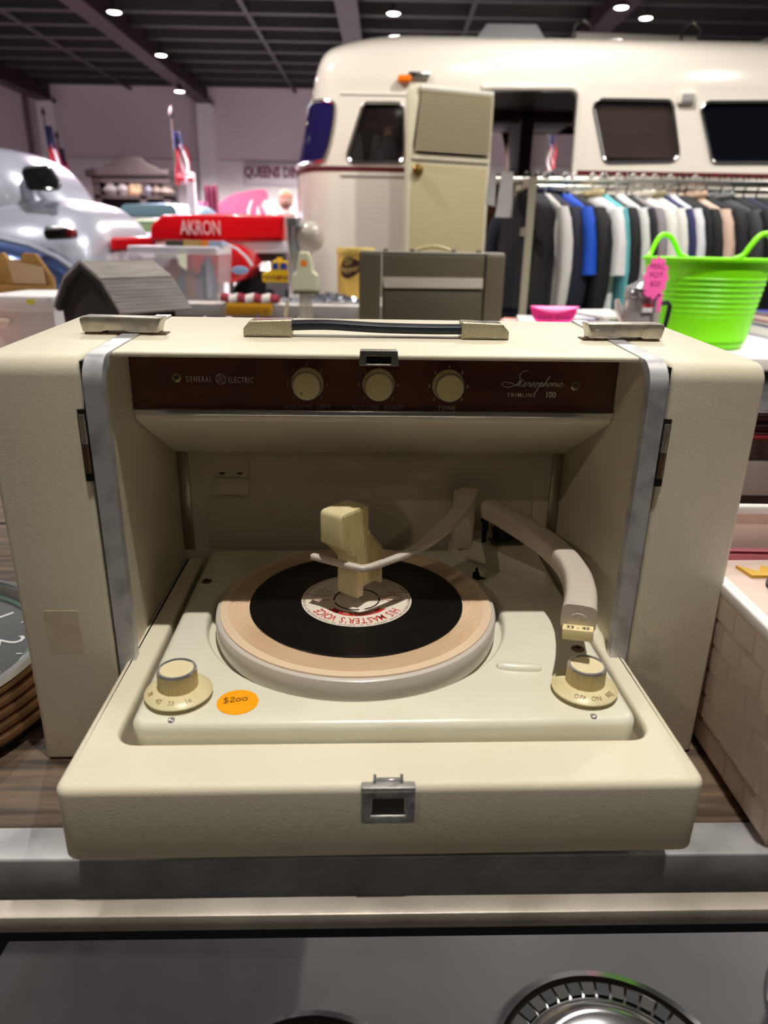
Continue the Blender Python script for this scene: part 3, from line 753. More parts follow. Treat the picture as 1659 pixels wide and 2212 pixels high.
# balance arm over the record
bp = [(0.0945, 0.174, 0.169), (0.0880, 0.156, 0.1665), (0.0755, 0.126, 0.163), (0.0520, 0.083, 0.161), (0.0360, 0.060, 0.160), (0.0178, 0.040, 0.160), (-0.0050, 0.0215, 0.160), (-0.0113, 0.0190, 0.160), (-0.018, 0.0220, 0.1602), (-0.030, 0.0285, 0.1605), (-0.0505, 0.0400, 0.161)]
bp2 = catmull(bp[:7], 5)+[Vector(p) for p in bp[7:]]
m_ = len(bp2); ab = []
for i in range(m_):
    t = min(1, i/(m_*0.75)); wd = 0.0100*(1-t)**0.9+0.0030*t; ab.append((wd, 0.0024+0.003*(1-t)**2))
MB().tube(bp2, 0.004, 14, ab=ab, upv=Vector((0, 0, 1))).build('balance_arm', greyp, P, ang=40)
# ================================================================ record on the platter
RC = Matrix.Translation((-0.004, 0.477, BENCH_Z)) @ R(2.5, 'Z') @ Vector((PC[0], PC[1], 0.1164))
REC = thing('vinyl_record', 'black seven inch single with white and red label on the platter', 'record', RC, math.radians(2.5))
MB().lathe([(0.0035, 0.0), (0.086, 0.0), (0.0873, 0.0007), (0.0868, 0.0013), (0.0845, 0.0012), (0.0842, 0.0010), (0.050, 0.0010), (0.047, 0.0013), (0.0035, 0.0013), (0.0035, 0.0)], 128).build('disc', M('black_vinyl', (12, 12, 13), 0.24, bump=('rings', 420, 0.28), spec=0.6), REC)
lab = MB().prism(circ(0, 0, 0.0455, 72), 0.0012, 0.00145, XY, [circ(0, 0, 0.0036, 24)]).build('paper_label', M('label_white', (232, 222, 208), 0.5), REC)
red = M('label_red', (190, 36, 34), 0.5); dkr = M('label_small_print', (120, 84, 74), 0.6)
b = MB().arctext("HIS MASTER'S VOICE", 0.0120, (0, 0), 0.0325, -PI/2, 0.00150, 0.00004, 0.66, 0.88, 0.00008)
b.build('title_lettering', red, lab)
b = MB().arctext("MANUFACTURED BY THE RECORD COMPANY LTD. ALL RIGHTS OF THE MANUFACTURER AND OF THE OWNER", 0.0032, (0, 0), 0.0422, -PI/2, 0.00150, 0.00003, 0.85, 1.0)
b.arctext("OF THE RECORDED WORK RESERVED. UNAUTHORISED PUBLIC PERFORMANCE PROHIBITED", 0.0032, (0, 0), 0.0422, PI/2, 0.00150, 0.00003, 0.85, 1.0)
b.build('rim_lettering', dkr, lab)
# ribbon
arc = [(0.0232*math.cos(a), 0.0232*math.sin(a)) for a in [math.radians(-142+104*k/20) for k in range(21)]]
arc2 = [(0.0288*math.cos(a), 0.0288*math.sin(a)) for a in [math.radians(-146+112*k/20) for k in range(21)]]
MB().prism(arc+[(0.0260*math.cos(math.radians(-42)), 0.0260*math.sin(math.radians(-42)))]+arc2[::-1]+[(0.0260*math.cos(math.radians(-138)), 0.0260*math.sin(math.radians(-138)))], 0.00146, 0.00152).build('red_ribbon', red, lab)
b = MB().arctext("AMERICA'S  NO. 8", 0.0040, (0, 0), 0.0246, -PI/2, 0.00154, 0.00003, 0.85, 1.05); b.build('ribbon_lettering', M('label_white2', (235, 225, 210), 0.5), lab)
b = MB()
for k, t in enumerate(('SPEED 45 RPM', 'MONO')): b.text(t, 0.0030, T((0.0335, 0.013-0.004*k, 0.00147)) @ R(180, 'Z'), 0.00003)
for k, t in enumerate(('MADE IN GT. BRITAIN', '7EG 8284', '1  SIDE')): b.text(t, 0.0034, T((-0.027, 0.010+0.0045*k, 0.00147)) @ R(180, 'Z'), 0.00003)
for k, t in enumerate(('1. TWELFTH STREET RAG', '2. SOMEBODY STOLE MY GAL', 'AND HIS ORCHESTRA')): b.text(t, 0.0030, T((0.014, 0.023+0.0042*k, 0.00147)) @ R(180, 'Z'), 0.00003)
b.build('small_print', dkr, lab)
MB().tube([(0.030+0.007*math.cos(a), 0.0015+0.005*math.sin(a), 0.0015) for a in [2*PI*k/24 for k in range(24)]], 0.0003, 4, True).build('trade_mark', red, lab)
for q in ([(-0.036, -0.0015), (-0.023, -0.0015), (-0.023, 0.0055), (-0.036, 0.0055)], [(0.0185, -0.0015), (0.0225, -0.0015), (0.0225, 0.005), (0.0185, 0.005)]):
    MB().tube([(x, y, 0.0015) for x, y in q], 0.0003, 4, True).build('trade_mark', red, lab)
b = MB()
for k in range(4):
    a0 = math.radians(20+90*k); a1 = math.radians(96+90*k)
    b.tube([(0.0187*math.cos(a0+(a1-a0)*i/14), 0.0187*math.sin(a0+(a1-a0)*i/14), 0.0015) for i in range(15)], 0.0006, 6)
b.build('push_out_ring', M('label_black', (30, 24, 20), 0.6), lab)
# ================================================================ spindle adapter standing on the record
AD = thing('spindle_adapter', 'tall yellowed ribbed plastic autochanger adapter standing on the record spindle', 'adapter', RC, math.radians(2.5+50))
AH = 0.0134
prof = [(-0.014, AH-0.0035), (-0.0135, 0.0135+0.004), (-0.0115, AH+0.006), (0.0165, AH+0.006), (0.0165, AH+0.001), (0.0195, AH+0.001), (0.0195, AH+0.031), (0.0095, AH+0.0490), (0.0095, AH+0.0525), (0.0065, AH+0.0525), (0.0065, AH+0.0740), (-0.0265, AH+0.0740), (-0.0265, AH+0.0470), (-0.0215, AH+0.0445), (-0.0140, AH+0.0290)]
prof = [(-0.0125, AH-0.003), (-0.0045, AH-0.003), (-0.0040, AH+0.005), (0.0165, AH+0.005), (0.0165, AH+0.000), (0.0200, AH+0.000), (0.0200, AH+0.031), (0.0040, AH+0.0490), (0.0040, AH+0.0525), (0.0010, AH+0.0525), (0.0010, AH+0.0740), (-0.0320, AH+0.0740), (-0.0320, AH+0.0475), (-0.0270, AH+0.0445), (-0.0125, AH+0.0290)]
poly = rpoly(prof, [0.001, 0.001, 0.0006, 0.0006, 0.0006, 0.0006, 0.002, 0.001, 0.0006, 0.0006, 0.003, 0.004, 0.0015, 0.001, 0.004], 3)
b = MB().rprism(poly, -0.0112, 0.0112, 0.0028, 0.0012, XZ)
b.build('adapter_body', ivory, AD)
b = MB()
xx = -0.0290
while xx < 0.0185:
    # rib follows the slanted waist of the body
    top = AH+0.0735 if xx < 0.0002 else AH+0.049-(xx-0.0040)*1.1 if xx > 0.0038 else AH+0.049
    bot = AH+0.0455-(xx+0.0270)*1.07 if xx < -0.0122 else AH+0.0062
    bot = max(bot, AH+0.0062)
    b.box((xx, -0.0120, bot+0.001), (xx+0.0010, -0.0105, top-0.0012), 0.0003, 1); xx += 0.0021
b.build('ribbing', M('rib_ivory', (226, 208, 150), 0.35), AD)
b = MB()
b.lathe([(0.0042, AH+0.0740), (0.0045, AH+0.07425), (0.0048, AH+0.0740)], 24, (-0.0155, 0, 0)); b.build('moulded_mark', ivory, AD)
# ================================================================ bench
steel = M('bench_steel', (176, 175, 178), 0.4, 0.3, bump=('noise', 160, 0.2), var=(25, (136, 134, 137), 0.35, 0.75))
wood = M('grey_wood', (112, 92, 74), 0.6, bump=('noise', 40, 0.5), var=(26, (52, 40, 32), 0.38, 0.66), stretch=(0.22, 3.2, 3.0))
BN = thing('work_bench', 'grey plank topped bench with steel edge under the record player', 'bench', (0.0, 0.3729, BENCH_Z), math.radians(1.93))
y = 0.030
for k in range(6):
    wd = 0.118
    o = MB().box((-1.1, y, -0.03), (1.1, y+wd-0.0025, -0.0002 if k % 2 else -0.0008), 0.0012, 1).build('plank', wood, BN); y += wd
MB().rprism(rpoly([(0, 0.0), (0, -0.036), (0.004, -0.036), (0.004, -0.004), (0.029, -0.004), (0.029, 0.0)], [0.002, 0.0008, 0.0005, 0.0005, 0.0005, 0.0005], 3), -1.1, 1.1, 0, 0, YZ).build('steel_edge', steel, BN)
MB().box((-1.1, 0.004, -0.08), (1.1, 0.03, -0.036)).build('apron_rail', M('dark_steel', (52, 50, 50), 0.5, 0.7), BN)
# push rail in front of the edge
railm = M('galvanised_rail', (196, 188, 176), 0.42, 0.3, bump=('noise', 220, 0.2), var=(14, (160, 152, 140), 0.35, 0.7))
MB().rprism(rpoly([(-0.0475, 0.004), (-0.034, 0.004), (-0.034, -0.0085), (-0.0475, -0.0085)], 0.001, 2), -1.1, 1.1, 0, 0, YZ).build('push_rail', railm, BN)
for x in (-0.95, 0.95): MB().box((x-0.012, -0.036, -0.0085), (x+0.012, 0.006, -0.003)).build('rail_bracket', railm, BN)
for x, yy in ((-1.05, 0.03), (1.05, 0.03), (-1.05, 0.70), (1.05, 0.70)):
    MB().box((x-0.025, yy, -BENCH_Z), (x+0.025, yy+0.05, -0.03)).build('leg', M('dark_steel'), BN)
# trestle braces
for x0, x1 in ((-0.62, -0.26), (-0.26, -0.62)):
    MB().tube([(x0, 0.06, -0.05), (x1, 0.10, -BENCH_Z+0.01)], 0.02, 4, ab=(0.016, 0.016)).build('brace', M('dark_steel'), BN)
BN_X = Matrix.Translation(BN.location) @ Matrix.Rotation(math.radians(1.93), 4, 'Z')
# ================================================================ things beside the player on the bench
# --- round wall clock lying on the bench
CK = thing('wall_clock', 'large round wall clock with ribbed bronze rim lying flat on the bench', 'clock', (-0.452, 0.548, BENCH_Z), math.radians(-35))
brz = M('bronze_rim', (150, 112, 78), 0.28, 0.75, bump=('noise', 60, 0.15), var=(20, (104, 74, 50), 0.35, 0.7))
prof = [(0.0, 0.0), (0.160, 0.0), (0.168, 0.004), (0.168, 0.010)]
steps = [(0.1685, 0.012), (0.163, 0.019), (0.158, 0.026), (0.153, 0.033), (0.1475, 0.041)]
MB().lathe([(0.150, 0.0), (0.163, 0.0), (0.164, 0.01), (0.150, 0.012), (0.150, 0.0)], 96).build('base_ring', M('clock_base', (52, 50, 46), 0.4, 0.6), CK)
for r_, z_ in steps:
    b = MB().lathe([(r_-0.006+0.0068*math.cos(a), z_+0.0048*math.sin(a)) for a in [2*PI*k/14 for k in range(15)]], 96)
    b.build('rim_rib', brz, CK)
MB().lathe([(0.147, 0.046), (0.144, 0.050), (0.139, 0.0505), (0.1375, 0.046)], 96).build('chrome_bezel', chrome, CK)
MB().lathe([(0.0, 0.036), (0.139, 0.036), (0.145, 0.04)], 96).build('dial', M('dial_black', (28, 28, 31), 0.5, var=(30, (40, 40, 43), 0.4, 0.75)), CK)
MB().lathe([(0.1265, 0.0395), (0.129, 0.041), (0.1315, 0.0395), (0.129, 0.0375), (0.1265, 0.0395)], 96).build('neon_ring', M('green_tube', (62, 112, 82), 0.15, coat=0.5), CK)
wn = M('numeral_white', (206, 206, 208), 0.5)
for h in range(1, 13):
    a = math.radians(85-30*(h)+30)
    rr = 0.108
    MB().text(str(h), 0.034, T((rr*math.cos(a), rr*math.sin(a), 0.0363)) @ Matrix.Rotation(a-PI/2, 4, 'Z') @ T((0, -0.012, 0)), 0.0003).build('numeral', wn, CK)
for k in range(60):
    if k % 5 == 0: continue
    a = 2*PI*k/60
    if k % 5 == 2: MB().box((0.118, -0.0008, 0.0362), (0.123, 0.0008, 0.0368), xf=Matrix.Rotation(a, 4, 'Z')).build('minute_mark', wn, CK)
st = MB().prism([(0.022*(1+0.13*math.cos(7*a))*math.cos(a)+0.072, 0.022*(1+0.13*math.cos(7*a))*math.sin(a)+0.012) for a in [2*PI*k/42 for k in range(42)]], 0.0364, 0.0368).build('price_sticker', M('lime_sticker', (150, 226, 70), 0.5), CK)
MB().text('8', 0.03, T((0.072, 0.002, 0.0369)) @ R(-60, 'Z'), 0.0003).build('price_mark', M('marker_ink'), CK)
for L_, a in ((0.075, 200), (0.10, 110)): MB().box((-0.01, -0.003, 0.038), (L_, 0.003, 0.039), xf=R(a, 'Z')).build('clock_hand', wn, CK)
gl = MB().lathe([(0.0, 0.0560), (0.06, 0.0548), (0.11, 0.0515), (0.1385, 0.0475)], 72).build('cover_glass', M('clock_glass', (230, 236, 236), 0.04, alpha=0.07, spec=0.9), CK)
# --- white woven plastic basket
BK = thing('woven_basket', 'white woven plastic basket right of the record player', 'basket', (0.274, 0.39, BENCH_Z), math.radians(1.0))
bw = M('basket_white', (240, 222, 212), 0.38, sss=0.0)
bx_w, bx_d, bx_h, fl = 0.30, 0.27, 0.150, 0.010
def ring(h, o): return [(-o, -o, h), (bx_w+o, -o, h), (bx_w+o, bx_d+o, h), (-o, bx_d+o, h)]
b = MB().loft([ring(0.0, 0.0), ring(bx_h, fl)], False)
b.loft([ring(0.0, -0.003), ring(bx_h, fl-0.003)], False)
b.add(ring(0.002, -0.001), [(0, 1, 2, 3)])
b.build('basket_wall', bw, BK)
b = MB()
oc = [(p[0], p[1]) for p in ring(0, fl+0.004)]; ic = [(p[0], p[1]) for p in ring(0, fl-0.006)]
b.rprism(rpoly(oc, 0.008, 4), bx_h-0.003, bx_h+0.006, 0.002, 0.001, XY, [rpoly(ic, 0.006, 4)]); b.build('basket_rim', M('basket_rim_white', (238, 236, 236), 0.35), BK)
# woven squares on the left wall: staggered, each a tilted raised tile
ty = 0.0285; tz = 0.0235
tile = MB()
def tf(v, w_):      # one tile, local y,z on the wall plane, raised edge left
    pass
tv = [(-0.0026, 0.0022, 0.002), (-0.0034, ty-0.002, 0.002), (-0.0034, ty-0.002, tz-0.002), (-0.0026, 0.0022, tz-0.002), (0.001, 0.0, 0.0), (0.001, ty, 0.0), (0.001, ty, tz), (0.001, 0.0, tz)]
tile.add(tv, [(0, 1, 2, 3), (4, 5, 1, 0), (5, 6, 2, 1), (6, 7, 3, 2), (7, 4, 0, 3)])
t0 = None
lean = math.atan2(fl, bx_h)
for r_ in range(6):
    for c_ in range(9):
        y_ = 0.002+c_*(ty+0.0008)+(0.0145 if r_ % 2 else 0.0); z_ = 0.004+r_*(tz+0.0005)
        if y_+ty > bx_d: continue
        flip = 1
        loc = (-fl*z_/bx_h, y_, z_)
        if t0 is None: t0 = tile.build('woven_square', bw, BK); t0.location = loc; t0.rotation_euler = (0, -lean, 0)
        else: copy_obj(t0, loc, BK, (0, -lean, 0))
# printed cloth in the basket
b = MB()
def cl(u, v): return (0.274+0.02+0.26*u, 0.39+0.03+0.22*v, BENCH_Z+0.112+0.0015*math.sin(5*u+2*v)*math.cos(4*v))
b.grid(cl, 16, 16); 
CLO = tag(b.build('folded_cloth', M('printed_cloth', (222, 202, 190), 0.85, bump=('noise', 400, 0.6), var=(12, (206, 180, 172), 0.5, 0.7))), 'cream printed cloth lying in the white woven basket', 'cloth')
MB().prism(circ(0.36, 0.57, 0.016, 16, 0.022), BENCH_Z+0.111, BENCH_Z+0.1142).build('printed_motif', M('print_dark', (60, 66, 76), 0.8), CLO)
MB().prism([(0.34, 0.594), (0.38, 0.594), (0.385, 0.616), (0.37, 0.604), (0.36, 0.618), (0.35, 0.604), (0.335, 0.616)], BENCH_Z+0.111, BENCH_Z+0.1142).build('printed_crown', M('print_gold', (214, 170, 70), 0.8), CLO)
tag(MB().box((0.285, 0.632, BENCH_Z+0.006), (0.56, 0.648, BENCH_Z+0.120), 0.012).build('pink_folder', M('dusty_pink', (176, 96, 108), 0.7)), 'dusty pink bundle at the back of the white basket', 'bundle')
# --- slatted white crate behind the basket
SC = thing('slatted_crate', 'white slatted crate with brown gaps standing behind the woven basket', 'crate', (0.40, 0.93, BENCH_Z))
wp = M('crate_white', (226, 216, 220), 0.5); bp_ = M('crate_brown', (96, 72, 66), 0.6, var=(40, (70, 50, 46), 0.45, 0.7))
MB().box((0.0, 0.010, 0.0), (0.55, 0.10, 0.155)).build('crate_back', bp_, SC)
for z0, z1 in ((0.002, 0.050), (0.078, 0.128)):
    s_ = MB().box((-0.005, 0.0, z0), (0.555, 0.012, z1), 0.002).build('slat', wp, SC)
    for x_ in (0.06, 0.16, 0.3): MB().box((x_, -0.001, (z0+z1)/2-0.004), (x_+0.007, 0.001, (z0+z1)/2+0.004)).build('square_hole', M('hole_brown', (84, 66, 58), 0.7), s_)
MB().box((-0.005, 0.0, 0.130), (0.555, 0.02, 0.158), 0.002).build('brown_rail', bp_, SC)
MB().box((-0.005, -0.004, 0.1585), (0.555, 0.04, 0.1615)).build('red_line', M('crate_red', (170, 40, 56), 0.5), SC)
for z0 in (0.163, 0.178): MB().cyl((-0.005, 0.02, z0+0.007), (0.555, 0.02, z0+0.007), 0.008, n=12).build('dark_rod', M('dark_rod', (62, 40, 42), 0.2, coat=0.5), SC)
# ================================================================ hubcaps on the floor
def hubcap(x, y, r, lab, slots=True):
    H = thing('hubcap', lab, 'hubcap', (x, y, 0.0), 0.3, 'chrome hubcaps on the floor')
    k = r/0.18
    MB().lathe([(0.18*k, 0.0), (0.182*k, 0.006), (0.176*k, 0.014), (0.166*k, 0.016), (0.160*k, 0.012), (0.135*k, 0.010), (0.128*k, 0.014), (0.118*k, 0.020), (0.105*k, 0.022), (0.09*k, 0.020), (0.06*k, 0.034), (0.03*k, 0.044), (0, 0.046)], 96).build('dished_shell', M('hub_chrome', (176, 176, 178), 0.14, 1.0), H)
    if slots:
        sm = [M('slot_black', (14, 14, 16), 0.5), M('slot_grey', (62, 59, 54), 0.5, 0.2)]
        n = 44; base = {}
        for i in range(n):
            a = 2*PI*i/n; k2 = i % 2
            if k2 not in base:
                base[k2] = MB().prism([(0.139*k, -0.0082*k), (0.158*k, -0.0092*k), (0.158*k, 0.0092*k), (0.139*k, 0.0082*k)], 0.0112, 0.0128).build('rim_slot', sm[k2], H); o = base[k2]
            else: o = copy_obj(base[k2], (0, 0, 0), H)
            o.rotation_euler = (0, 0, a)
    return H
hubcap(0.325, 0.607, 0.182, 'chrome hubcap with ring of black slots on the floor')
hubcap(-0.085, 0.555, 0.165, 'plain chrome hubcap on the floor below the tray latch', False)
hubcap(0.765, 0.690, 0.182, 'chrome hubcap at the right edge of the floor', False)
# ================================================================ motorhome
RY = 6.0; RW = 2.4
MH = thing('motorhome', 'cream streamlined motorhome with open door and maroon stripe behind the clothes rack', 'motorhome', (0, 0, 0))
rv = M('motorhome_cream', (226, 218, 206), 0.16, coat=0.6)
rvdoor = M('door_ivory', (196, 188, 164), 0.4)
glass_dark = M('tinted_glass', (16, 14, 26), 0.06, spec=0.7)
glass_navy = M('navy_glass', (34, 28, 78), 0.06, spec=0.7)
frame_c = M('window_chrome', (180, 178, 176), 0.2, 1.0)
inner_b = M('interior_brown', (70, 46, 36), 0.6)
maroon = M('stripe_maroon', (92, 30, 36), 0.3)
px = lambda x, y: (at(x, y, RY).x, at(x, y, RY).z)
Zb = 0.42                                   # lower edge of the side
Zs = px(1300, 180)[1]                       # where the roof starts to curve
Zr = 2.62                                   # roof height
X0 = px(735, 300)[0]                        # where the nose starts to curve
X1 = 7.2
def side_panel(name, y0, y1, holes, parent):
    return MB().prism([(X0, Zb), (X1, Zb), (X1, Zs), (X0, Zs)], y0, y1, XZ, holes).build(name, rv, parent)
def quad(pts, r): return rpoly([px(*p) for p in pts], r, 5)
w2 = quad([(745, 351), (872, 351), (872, 222), (785, 222)], 0.05)
door_h = rpoly([px(1040, 196), px(1250, 196), (px(1250, 300)[0], 0.62), (px(1040, 300)[0], 0.62)], [0.02, 0.07, 0.02, 0.02], 5)
w3 = quad([(1305, 351), (1468, 348), (1452, 217), (1278, 214)], 0.055)
w4 = quad([(1538, 352), (1700, 352), (1700, 219), (1510, 220)], 0.055)
w5 = [(x+0.95, z) for x, z in quad([(1538, 352), (1740, 352), (1740, 219), (1510, 220)], 0.055)]
side_panel('side_panel', RY, RY+0.05, [w2, door_h, w3, w4, w5], MH)
# far side with two windows seen through the doorway
pf = lambda x, y: (at(x, y, RY+RW).x, at(x, y, RY+RW).z)
fw1 = rpoly([pf(1010, 375), pf(1100, 378), pf(1080, 280), pf(1000, 275)], 0.08, 5)
fw2 = rpoly([pf(1150, 400), pf(1290, 400), pf(1290, 280), pf(1128, 280)], 0.08, 5)
MB().prism([(X0, Zb), (X1, Zb), (X1, Zs), (X0, Zs)], RY+RW-0.05, RY+RW, XZ, [fw1, fw2]).build('far_side_panel', inner_b, MH)
# roof: half superellipse section along the length, falling towards the nose
XT = px(612, 360)[0]                        # tip of the nose
LN = X0-XT
XR = px(905, 150)[0]                        # where the roof is level
ZL = px(650, 228)[1]
def sect(X, hw, zw, zr, n=20):
    out = []
    for k in range(n+1):
        a = PI*k/n
        cy = math.copysign(abs(math.cos(a))**0.62, math.cos(a)); sz = abs(math.sin(a))**0.62
        out.append((X, RY+RW/2-cy*hw, zw+(zr-zw)*sz))
    return out
def roof_z(X):
    t = min(1, max(0, (X-XT)/(XR-XT)))
    return ZL+(Zr-ZL)*max(0.0, 1-(1-t)**2.25)**(1/2.25)
b = MB()
xs = [X0+(XR-X0)*k/8 for k in range(9)]+[X1]
rings = [sect(X, RW/2, Zs, max(Zs+0.02, roof_z(X))) for X in xs]
n = len(rings[0])
b.add([p for r_ in rings for p in r_], [(j*n+i, j*n+i+1, (j+1)*n+i+1, (j+1)*n+i) for j in range(len(rings)-1) for i in range(n-1)])
b.build('roof_shell', rv, MH, ang=60)
zbelt = px(1300, 372)[1]
def nose_pt(t):
    return X0-LN*(1-t), RW/2*max(0.0, 1-(1-t)**2.6)**(1/2.6)
def lean(t, z): return max(0, 1-t)**2*0.20*max(0, (z-zbelt)/(Zr-zbelt))*1.6
ts = [0.0, 0.004, 0.015, 0.035, 0.065, 0.105, 0.16, 0.22, 0.3, 0.38, 0.47, 0.57, 0.68, 0.8, 0.9, 1.0]
rings = []
for t in ts:
    X, hw = nose_pt(t)
    zr = roof_z(X+0.04*(1-t)); zw = min(Zs, ZL+(Zs-ZL)*min(1, t*1.6))
    zr = max(zr, zw+0.012)
    r_ = []
    lv = (Zb, 0.8, 1.2, zbelt, zbelt+(zw-zbelt)*0.4, zbelt+(zw-zbelt)*0.75, zw)
    for z in lv: r_.append((X+lean(t, z), RY+RW/2-hw, z))
    for p in sect(X, hw, zw, zr)[1:-1]: r_.append((p[0]+lean(t, p[2]), p[1], p[2]))
    for z in lv[::-1]: r_.append((X+lean(t, z), RY+RW/2+hw, z))
    rings.append(r_)
b = MB(); n = len(rings[0])
b.add([p for r_ in rings for p in r_], [(i*n+k, i*n+k+1, (i+1)*n+k+1, (i+1)*n+k) for i in range(len(rings)-1) for k in range(n-1)])
b.build('nose_shell', rv, MH, ang=70)
def nose_surf(t, z, off=0.0):
    X, hw = nose_pt(t)
    x = X+lean(t, z)
    X2, hw2 = nose_pt(min(1, t+0.01)); X3, hw3 = nose_pt(max(0, t-0.01))
    d = Vector((X2-X3, -(hw2-hw3), 0)).normalized(); nr = Vector((d.y, -d.x, 0))
    return Vector((x, RY+RW/2-hw, z))+nr*off
# curved nose window: rounded quad mapped on the nose
def nose_window(t0a, t1a, t0b, t1b, z0, z1, mat):
    b = MB(); N = 14
    def fn(u, v):
        # square to rounded square
        uu = 2*u-1; vv = 2*v-1
        e = 0.14
        su = uu*math.sqrt(1-e*2*vv*vv*abs(uu)**6/1.4); sv = vv*math.sqrt(1-e*2*uu*uu*abs(vv)**6/1.4)
        u2 = (su+1)/2; v2 = (sv+1)/2
        t = (t0b+(t0a-t0b)*v2)*(1-u2)+(t1b+(t1a-t1b)*v2)*u2
        return nose_surf(max(0.002, t), z0+(z1-z0)*v2, 0.012)
    b.grid(fn, N, N)
    wnd = b.build('window', mat, MH, ang=80)
    edge = [fn(k/N, 0) for k in range(N)]+[fn(1, k/N) for k in range(N)]+[fn(1-k/N, 1) for k in range(N)]+[fn(0, 1-k/N) for k in range(N)]
    MB().tube(edge, 0.012, 6, True).build('window_frame', frame_c, wnd)
    return wnd
zt_, zb_ = px(690, 215)[1], px(690, 350)[1]
nw = nose_window(0.012, 0.95, 0.008, 0.74, zb_, zt_, glass_navy); nw['label'] = 'curved dark blue corner window'
# belt stripe round nose and side, interrupted by the doorway
zs0, zs1 = px(1300, 379)[1], px(1300, 369)[1]
b = MB()
pts = [(nose_surf(t, zs0, 0.006), nose_surf(t, zs1, 0.006)) for t in ts]
b.add([q for p in pts for q in p], [(2*i, 2*i+1, 2*i+3, 2*i+2) for i in range(len(pts)-1)])
b.box((X0, RY-0.006, zs0), (px(1038, 300)[0], RY, zs1)); b.build('belt_stripe', maroon, MH)
MB().box((px(1254, 300)[0], RY-0.006, zs0), (X1, RY, zs1)).build('belt_stripe', maroon, MH)
MB().box((X0, RY-0.012, zs0-0.035), (px(1038, 300)[0], RY, zs0-0.01), 0.004).build('belt_moulding', rv, MH)
MB().box((px(1254, 300)[0], RY-0.012, zs0-0.035), (X1, RY, zs0-0.01), 0.004).build('belt_moulding', rv, MH)
zc = px(900, 205)[1]
MB().box((X0, RY-0.008, zc-0.006), (px(1000, 200)[0], RY, zc+0.006), 0.002).build('seam_strip', rv, MH)
# windows with panes and frames
def win(poly, mat, lab=None, inset=0.03):
    pane = MB().prism(offs(poly if area2(poly) > 0 else poly[::-1], 0.004), RY+inset-0.008, RY+inset, XZ).build('window', mat, MH)
    if lab: pane['label'] = lab
    MB().tube([(x, RY-0.004, z) for x, z in poly], 0.011, 6, True).build('window_frame', frame_c, pane)
    return pane
clearg = M('smoked_glass', (40, 34, 34), 0.05, alpha=0.45)
win(w2, clearg, 'side window with tied back curtains', 0.02)
blind = win(w3, clearg, 'window with lowered brown blind', 0.02)
win(w4, M('black_glass', (12, 13, 20), 0.05, spec=0.8), 'dark reflecting side window', 0.02)
win(w5, glass_dark, None, 0.02)
# brown blind slats behind the third window
xa, za = min(p[0] for p in w3), min(p[1] for p in w3); xb, zb2 = max(p[0] for p in w3), max(p[1] for p in w3)
bm_ = M('blind_brown', (196, 172, 158), 0.5)
sl = None; z = za+0.04
while z < zb2:
    if sl is None: sl = MB().box((xa, -0.004, 0), (xb, 0.004, 0.017)).build('blind_slat', bm_, MH); sl.location = (0, RY+0.045, z); sl.rotation_euler = (0.5, 0, 0)
    else: copy_obj(sl, (0, RY+0.045, z), MH, (0.5, 0, 0))
    z += 0.020
# curtains in the second window
cw = M('curtain_white', (196, 192, 196), 0.8); ct = M('curtain_tie', (196, 150, 112), 0.7)
def drape(c, wtop, wmid, wbot, ztop, zmid, zbot, mat, tie=None):
    def fn(u, v):
        z = ztop+(zbot-ztop)*v
        k = (ztop-z)/(ztop-zmid) if z > zmid else 1+(zmid-z)/(zmid-zbot)
        wd = wtop+(wmid-wtop)*k**0.7 if k <= 1 else wmid+(wbot-wmid)*(k-1)**0.6
        return (c+(u-0.5)*wd, RY+0.16+0.018*math.sin(u*42), z)
    MB().grid(fn, 40, 16).build('curtain', mat, MH)
    if tie: MB().cyl((c, RY+0.15, zmid-0.03), (c, RY+0.15, zmid+0.04), wmid*0.5, wmid*0.56, 12).build('curtain_tie', tie, MH)
q0 = px(840, 225); q1 = px(848, 278); q2 = px(846, 345)
drape(q0[0], 0.20, 0.075, 0.13, q0[1], q1[1], q2[1], cw, ct)
q0 = px(768, 285); drape(q0[0], 0.05, 0.09, 0.12, px(768, 262)[1], px(768, 300)[1], px(768, 348)[1], cw)
q0 = px(812, 300); drape(q0[0], 0.05, 0.07, 0.11, px(812, 285)[1], px(812, 310)[1], px(812, 348)[1], cw)
q0 = px(852, 340); MB().box((q0[0]-0.07, RY+0.2, q0[1]-0.02), (q0[0]+0.07, RY+0.26, px(852, 318)[1]), 0.02).build('seat_top', ct, MH)
# doorway surround, interior floor, partition, drawers
b = MB()
dp = [(px(1040, 190)[0], RY-0.012, px(1100, 190)[1])]+[(x, RY-0.012, z) for x, z in rpoly([px(1040, 190), px(1254, 190), (px(1254, 300)[0], 0.6), (px(1040, 300)[0], 0.6)], [0.0, 0.08, 0.0, 0.0], 6)[1:8]]+[(px(1254, 300)[0], RY-0.012, 0.62)]
b.tube(dp, 0.022, 8); b.build('door_surround', rv, MH)
MB().box((X0, RY+0.05, 0.55), (X1, RY+RW-0.05, 0.62)).build('cabin_floor', inner_b, MH)
pi = lambda x, y, d: at(x, y, RY+d)
MB().box((pi(1110, 300, 1.9).x, RY+1.5, 0.62), (pi(1135, 300, 1.9).x, RY+2.3, Zs)).build('partition', inner_b, MH)
q = pi(1030, 480, 0.9)
for k in range(3):
    dr = MB().box((q.x-0.3, RY+0.9, 0.70+0.26*k), (q.x+0.32, RY+1.4, 0.94+0.26*k), 0.008).build('drawer', M('drawer_wood', (112, 66, 36), 0.45, var=(8, (92, 52, 28), 0.4, 0.7)), MH)
    MB().cyl((q.x, RY+0.9, 0.82+0.26*k), (q.x, RY+0.87, 0.82+0.26*k), 0.018, n=12).build('drawer_knob', frame_c, dr)
